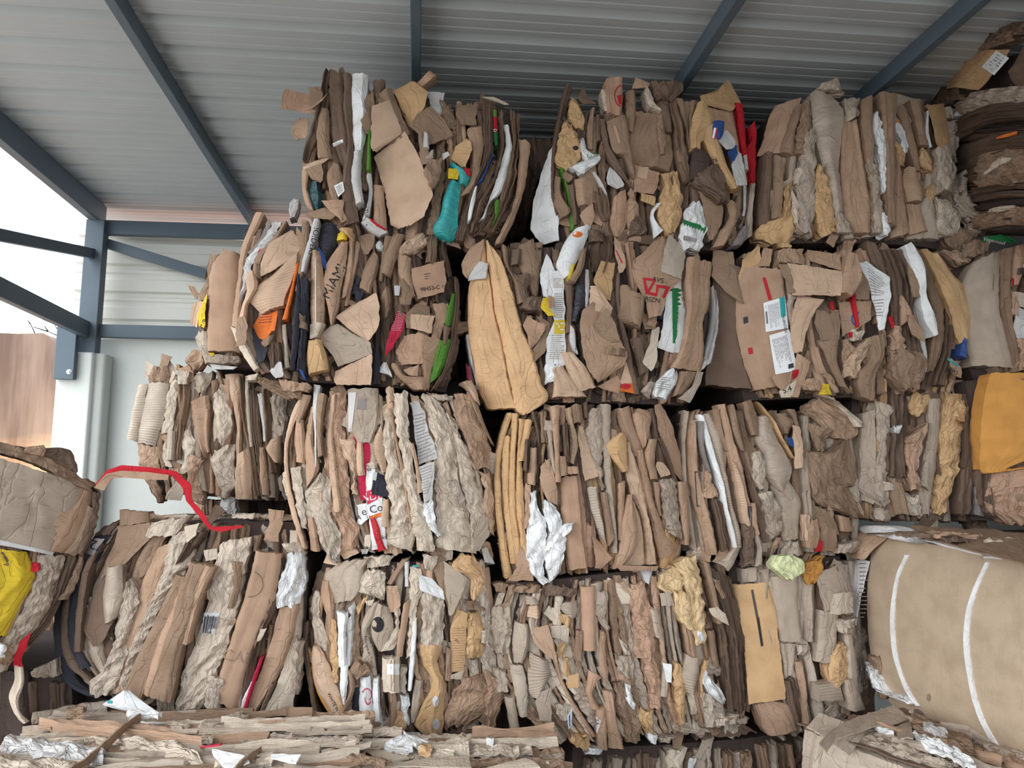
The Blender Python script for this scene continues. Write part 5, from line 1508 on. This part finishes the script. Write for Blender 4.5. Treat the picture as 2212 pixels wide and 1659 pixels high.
b.fill(18, 'lcljcl', 'FECFC').scraps(14, 'lcljcl').data('''
Fl 1790 150 1900 140|1800 240 1900 230
Pl 1900 160 2140 100|1960 240 2150 220|2000 420 2150 420
Fl~ 1970 200 2140 180|2000 400 2150 420|2040 620 2170 620
Fl 2040 640 2150 640|2060 760 2140 740|2070 860 2130 840
Cj 2150 640 2230 660|2150 720 2220 720
Fl 2180 160 2260 160|2190 400 2270 420|2200 620 2260 640
Pl 2260 180 2420 120|2280 300 2470 280|2300 420 2480 380
Fj 2360 300 2490 290|2330 440 2490 430
Fb 2130 760 2190 760|2170 960 2220 960|2180 1180 2240 1180
Fl 2280 420 2400 440|2270 620 2390 620|2260 760 2350 760
Cj 2360 480 2500 460|2400 560 2480 560
Fj 2440 560 2490 560|2450 800 2520 820|2480 1000 2540 1000
Cg 2380 630 2440 640|2350 720 2450 740|2330 860 2450 850|2350 920 2400 900
Rl 2250 900 2400 880|2240 1000 2420 1000
Fl 2420 860 2480 860|2440 1060 2560 1060
Ed 2060 880 2120 870|2080 1000 2160 1000|2130 1180 2180 1180
Fb 1870 1040 2000 1020|1920 1180 2110 1070|1960 1250 2150 1220
Cq 2180 110 2320 60|2170 180 2300 160|2200 240 2250 240
Pg~ 1710 250 1970 240|1760 450 2010 420|1790 600 2030 620|1800 800 2060 880|1815 1035 2065 1005
@q e 1848 290 1862 286 1900 480 1884 482
@q B 1884 470 1902 470 1930 660 1915 665
''')  # dark slits on the kraft board paint the shade inside its cuts
b = Bale('large smooth tan wrapped bale bound with two white straps', 3.9, [1845, 1150, 2450, 1236, 1835, 1260, 2450, 1400, 1850, 1440, 2450, 1640, 1900, 1545, 2450, 1820], 31, frame=fM, bulge=(.10, .13), corecol='d', depth=.95, yaw=((1880, 1150, 3.9), (2212, 1200, 2.98)))
b.layer += .01
b.strip('F', 'T', '165 686 1250 850|142 900 1250 1060|146 1100 1250 1280|195 1330 1250 1560|300 1450 1250 1800|330 1480 1250 1900', amp=.12, name='wrapping_board')
b.drape('w', '305 770 318 770|266 860 278 860|250 960 262 960|246 1080 258 1080|264 1220 276 1220|310 1340 324 1340|350 1400 364 1400', 'packing_strap', 'white packing strap')
b.drape('w', '640 800 656 800|592 900 610 900|560 1000 580 1000|548 1120 568 1120|562 1260 582 1260|600 1420 618 1420|690 1590 710 1590|760 1680 780 1680', 'packing_strap', 'white packing strap')
b.mark('@q c 540 1480 560 1490 598 1560 548 1550')
b.mark('@o c 400 1365 8 16 .9')
b.data('''
Pw 105 790 155 795|95 920 145 920|115 1060 130 1060
@l z 112 800 150 800 140 1040 110 1040 14
Cc 150 1180 200 1200|180 1320 230 1340|200 1360 260 1370
Cw 160 1210 190 1250|190 1320 260 1350|300 1350 360 1395
Cw 330 1420 350 1440|390 1450 420 1490|500 1530 520 1560
Pa 110 660 240 690|100 720 200 740|95 780 160 790
Fw 120 642 130 668|350 682 350 714|390 715 390 720
Fw 395 695 390 712|545 735 550 752|640 762 640 775
Fw 650 772 660 785|800 760 800 795|1000 790 1000 830
''')
b.topscraps(12, 'bcjd', .5, size=(.06, .16))
b.strip('P', 'c', [[300, 634, 330, 646], [520, 612, 640, 690], [900, 640, 1000, 760]], top=True, layer=.05)
# ------------------------------------------------------------------ lowest bales
b = Bale('foreground bale seen from above with layered edges and two wire ties', 2.7, [-300, 1800, 780, 1800, -300, 2200, 770, 2200], 32, frame=fH, depth=1.15, bulge=(.02, .02), corecol='c')
b.fill(40, 'jlibcjli', 'ECPEC', top=1.15, wmin=.4)
b.topscraps(40, 'jlibcj', 1.1, size=(.04, .14))
b.layer = .055
b.data('''
^Eb 200 1420 190 1445|560 1450 600 1490|900 1500 960 1540
^Ci 560 1500 600 1540|760 1520 800 1570|900 1560 960 1610
^Cw 590 1425 600 1440|680 1420 720 1430|760 1430 740 1440
^Pw 1000 1580 1010 1590|1150 1600 1060 1630|1180 1630 1120 1640
^Pw 1280 1580 1270 1590|1420 1620 1400 1650
^Pp 950 1555 950 1562|1050 1560 1040 1572
^Cs 60 1500 0 1560|260 1520 240 1580|500 1560 480 1620
^Cj -100 1560 -160 1640|200 1600 180 1680|420 1620 400 1690
^Cc 330 1398 310 1430|400 1390 390 1430
^Fc=baling_wire 655 1430 668 1438|560 1500 573 1506|470 1570 484 1580|370 1655 386 1665|300 1720 316 1730
^Fc=baling_wire 1230 1560 1240 1566|1180 1600 1190 1606|1110 1650 1122 1658|1040 1710 1052 1720
''')
b = Bale('foreground bale below the white books topped with torn white paper', 2.9, [740, 1741, 1265, 1741, 730, 2120, 1280, 2120], 33, frame=fN, depth=.75, bulge=(.03, .02), corecol='c')
b.fill(14, 'jbcil', 'CEC', top=.75, wmin=.5)
b.data('''
^Cl 640 1490 640 1660|700 1480 760 1660|760 1500 800 1600
^Ci 1250 1500 1250 1580|1400 1470 1400 1570|1560 1460 1580 1560
^Ci 1300 1540 1330 1570|1450 1560 1450 1590
^Cw 1690 1440 1690 1480|1770 1470 1750 1500
^Cj 1800 1500 1700 1540|1950 1480 1960 1540
^Ch 1220 1530 1210 1580|1290 1540 1290 1590
^Pi 1700 1640 1680 1700|2000 1600 2100 1720
^Pj 850 1640 830 1720|1200 1625 1200 1720|1560 1625 1580 1720
''')
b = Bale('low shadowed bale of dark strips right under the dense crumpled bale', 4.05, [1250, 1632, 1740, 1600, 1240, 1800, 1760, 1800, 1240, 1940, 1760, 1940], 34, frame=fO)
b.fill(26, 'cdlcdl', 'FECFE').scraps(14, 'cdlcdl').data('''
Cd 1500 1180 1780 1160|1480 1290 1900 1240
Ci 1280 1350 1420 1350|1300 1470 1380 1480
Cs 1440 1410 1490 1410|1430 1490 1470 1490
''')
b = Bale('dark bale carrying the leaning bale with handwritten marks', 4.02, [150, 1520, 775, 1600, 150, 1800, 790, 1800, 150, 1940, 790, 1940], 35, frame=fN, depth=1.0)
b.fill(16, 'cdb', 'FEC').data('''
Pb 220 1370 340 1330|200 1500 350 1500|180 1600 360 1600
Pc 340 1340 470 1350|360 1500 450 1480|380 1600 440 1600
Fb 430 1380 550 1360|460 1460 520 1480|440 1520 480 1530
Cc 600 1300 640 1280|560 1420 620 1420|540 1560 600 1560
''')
b = Bale('foreground tan wrapped bale with a dull grey band across its top', 3.5, [1738, 1572, 2450, 1850, 1732, 1760, 2450, 2100, 1740, 2010, 2450, 2480], 36, frame=fM, depth=.95, bulge=(.03, .02), corecol='c', yaw=((1735, 1567, 3.5), (1950, 1645, 3.04)))
b.fill(16, 'jblcdj', 'CECP', top=.9, wmin=.5)
b.strip('F', 'j', '-120 1495 1250 2000|-130 1640 1250 2200|-125 1800 1250 2400', amp=.5, name='wrapping_board')
b.data('''
Fj -70 1510 -20 1530|-85 1600 -40 1620|-90 1700 -45 1720
^Pj -110 1488 60 1560|-60 1460 140 1500
^Cw 170 1490 180 1500|250 1500 250 1515
^Cw 330 1530 340 1560|480 1590 500 1640|560 1640 590 1680
^Cc 330 1450 330 1500|560 1540 600 1620
^Cs 380 1500 380 1520|470 1540 480 1565
''')
b.strip('P', 'l', [[250, 1388, 320, 1430], [100, 1440, 160, 1475], [0, 1500, 10, 1540], [-60, 1560, -30, 1600]], top=True, layer=.06, name='packing_band', label='dull grey green band')
b.strip('P', 'l', [[255, 1440, 320, 1440], [265, 1500, 330, 1510], [275, 1560, 335, 1560]], top=True, layer=.05, name='packing_band', label='dull grey green band')
b = Bale('added dark bale filling the shaded hollow under the bale with yellow panel', 3.98, [-420, 1442, 140, 1450, -420, 1560, 145, 1560, -420, 1950, 145, 1950], 37, frame=fH, depth=.95, bulge=(.03, .02))  # support bale added here; its dark sheet colours stand in for the shade
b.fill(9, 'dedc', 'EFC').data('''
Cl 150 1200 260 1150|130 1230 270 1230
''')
for lab, Y, o, sd in (  # dark bales, mostly added unseen behind the stack so gaps look shaded
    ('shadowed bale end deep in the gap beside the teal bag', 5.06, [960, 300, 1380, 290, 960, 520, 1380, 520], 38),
    ('added dark bale in the gap beside the red printed bars', 5.06, [1440, 270, 1780, 270, 1440, 520, 1780, 520], 39),
    ('added dark bale in the gap between the green scrap and bright kraft box face', 5.04, [840, 570, 1190, 570, 840, 820, 1190, 820], 40),
    ('added dark bale in the gap before the kraft box with shipping labels', 5.04, [1380, 570, 1720, 570, 1380, 820, 1720, 820], 41),
    ('added dark bale behind the smooth brown board edges', 5.02, [900, 860, 1240, 860, 900, 1100, 1240, 1100], 42),
    ('added dark bale in the gap beside the long curved white strip', 5.02, [1320, 860, 1640, 860, 1320, 1100, 1640, 1100], 43),
    ('added dark bale deep between the white books bale and dense crumpled bale', 5.1, [960, 1260, 1240, 1260, 960, 1640, 1240, 1640], 47),
    ('added dark bale behind the slit kraft board bale and strapped bale', 5.1, [1600, 1190, 1900, 1190, 1600, 1640, 1900, 1640], 48),
    ('added dark bale in the dark gap between the two leaning bales', 5.12, [60, 1190, 400, 1190, 60, 1500, 400, 1500], 46),
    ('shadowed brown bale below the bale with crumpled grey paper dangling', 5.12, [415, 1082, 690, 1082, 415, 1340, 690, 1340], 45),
    ('added dark bale in the gap under the rounded grey board', 5.08, [1930, 575, 2200, 575, 1930, 1090, 2200, 1090], 44)):
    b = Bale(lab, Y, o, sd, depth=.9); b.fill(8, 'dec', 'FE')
# ------------------------------------------------------------------ loose things
def loose(name, label, cat, Y, fr, txt, seed, top=None, group=None):
    t = Bale.__new__(Bale); t.rng = random.Random(seed); t.Y = Y; t.fr = fr; t.layer = 0; t.hm = {}; t.bul = (0, 0); t.n = np.array([0, -1.0, 0]); t.tan = np.array([1.0, 0, 0]); t.c = -float(Y); t.x0 = t.z0 = -1; t.x1 = t.z1 = 1; t.last = None
    R = np.array([[float(x) for x in r.split()] for r in txt.strip().splitlines()[0].split(' ', 1)[1].split('|')])
    c = R[:, :2].mean(0) / fr[2] + np.array(fr[:2])
    if top is not None: t.z1 = top; t.loc = pw(c, 'Z', top)
    else: t.loc = p1(c[0], c[1], Y)
    t.root = empty(name, t.loc, label, cat, group); t.data(txt); return t
loose('torn_strip', 'red and brown torn strip arching between two bales in front of concrete', 'strip', 3.86, fH, '''
Pr 440 320 470 340|500 250 520 275|570 228 580 260|700 238 700 268|825 255 812 280|900 320 862 340|910 400 882 400|965 460 940 470|1000 520 985 530|1060 518 1040 545|1150 513 1150 523
Pb 445 335 490 350|505 270 530 290|575 255 580 288|700 262 700 297|800 275 790 300
''', 51)
loose('crumpled_paper', 'pale yellow crumpled paper scrap stuck under the brown paper bale', 'paper', 3.86, fL, '''
Cf 880 1385 1000 1375|850 1450 1060 1410|880 1500 1068 1500|930 1560 1000 1550
''', 52)
zt1 = pw(np.array([200., 1800.]), 'Y', 2.7)[2] + .03
loose('paper_sheet', 'white folded paper with pale blue print lying before the leaning bale', 'paper', 3.80, fH, '''
Pw 575 1296 600 1300|520 1335 670 1350|470 1365 726 1388|600 1395 726 1412
@q t 510 1338 532 1340 530 1354 508 1352
''', 53)
loose('plastic_strip', 'pale grey strip trailing across the foreground bale to the folded paper', 'strip', 0, fH, '''
^Wj 150 1432 155 1442|290 1385 300 1405|400 1362 410 1380|500 1355 505 1370
''', 54, top=zt1 + .02)
loose('paper_sheet', 'narrow white paper lying flat beside a wire tie', 'paper', 0, fH, '''
^Pw 560 1400 570 1412|680 1438 690 1450|870 1432 870 1452
''', 55, top=zt1 + .02)
zt2 = pw(np.array([1000., 1741.]), 'Y', 2.9)[2] + .03
loose('torn_paper', 'torn white sheet lying on the bale below the white books', 'paper', 0, fN, '''
^Cw 1060 1430 1100 1430|940 1480 1350 1480|1100 1530 1250 1530
''', 56, top=zt2 + .03)
loose('torn_paper', 'stained grey cream sheet lying on bale below the torn white sheet', 'paper', 0, fN, '''
^Pi 790 1500 940 1480|830 1570 1140 1580|870 1620 1000 1610
''', 57, top=zt2 + .01)
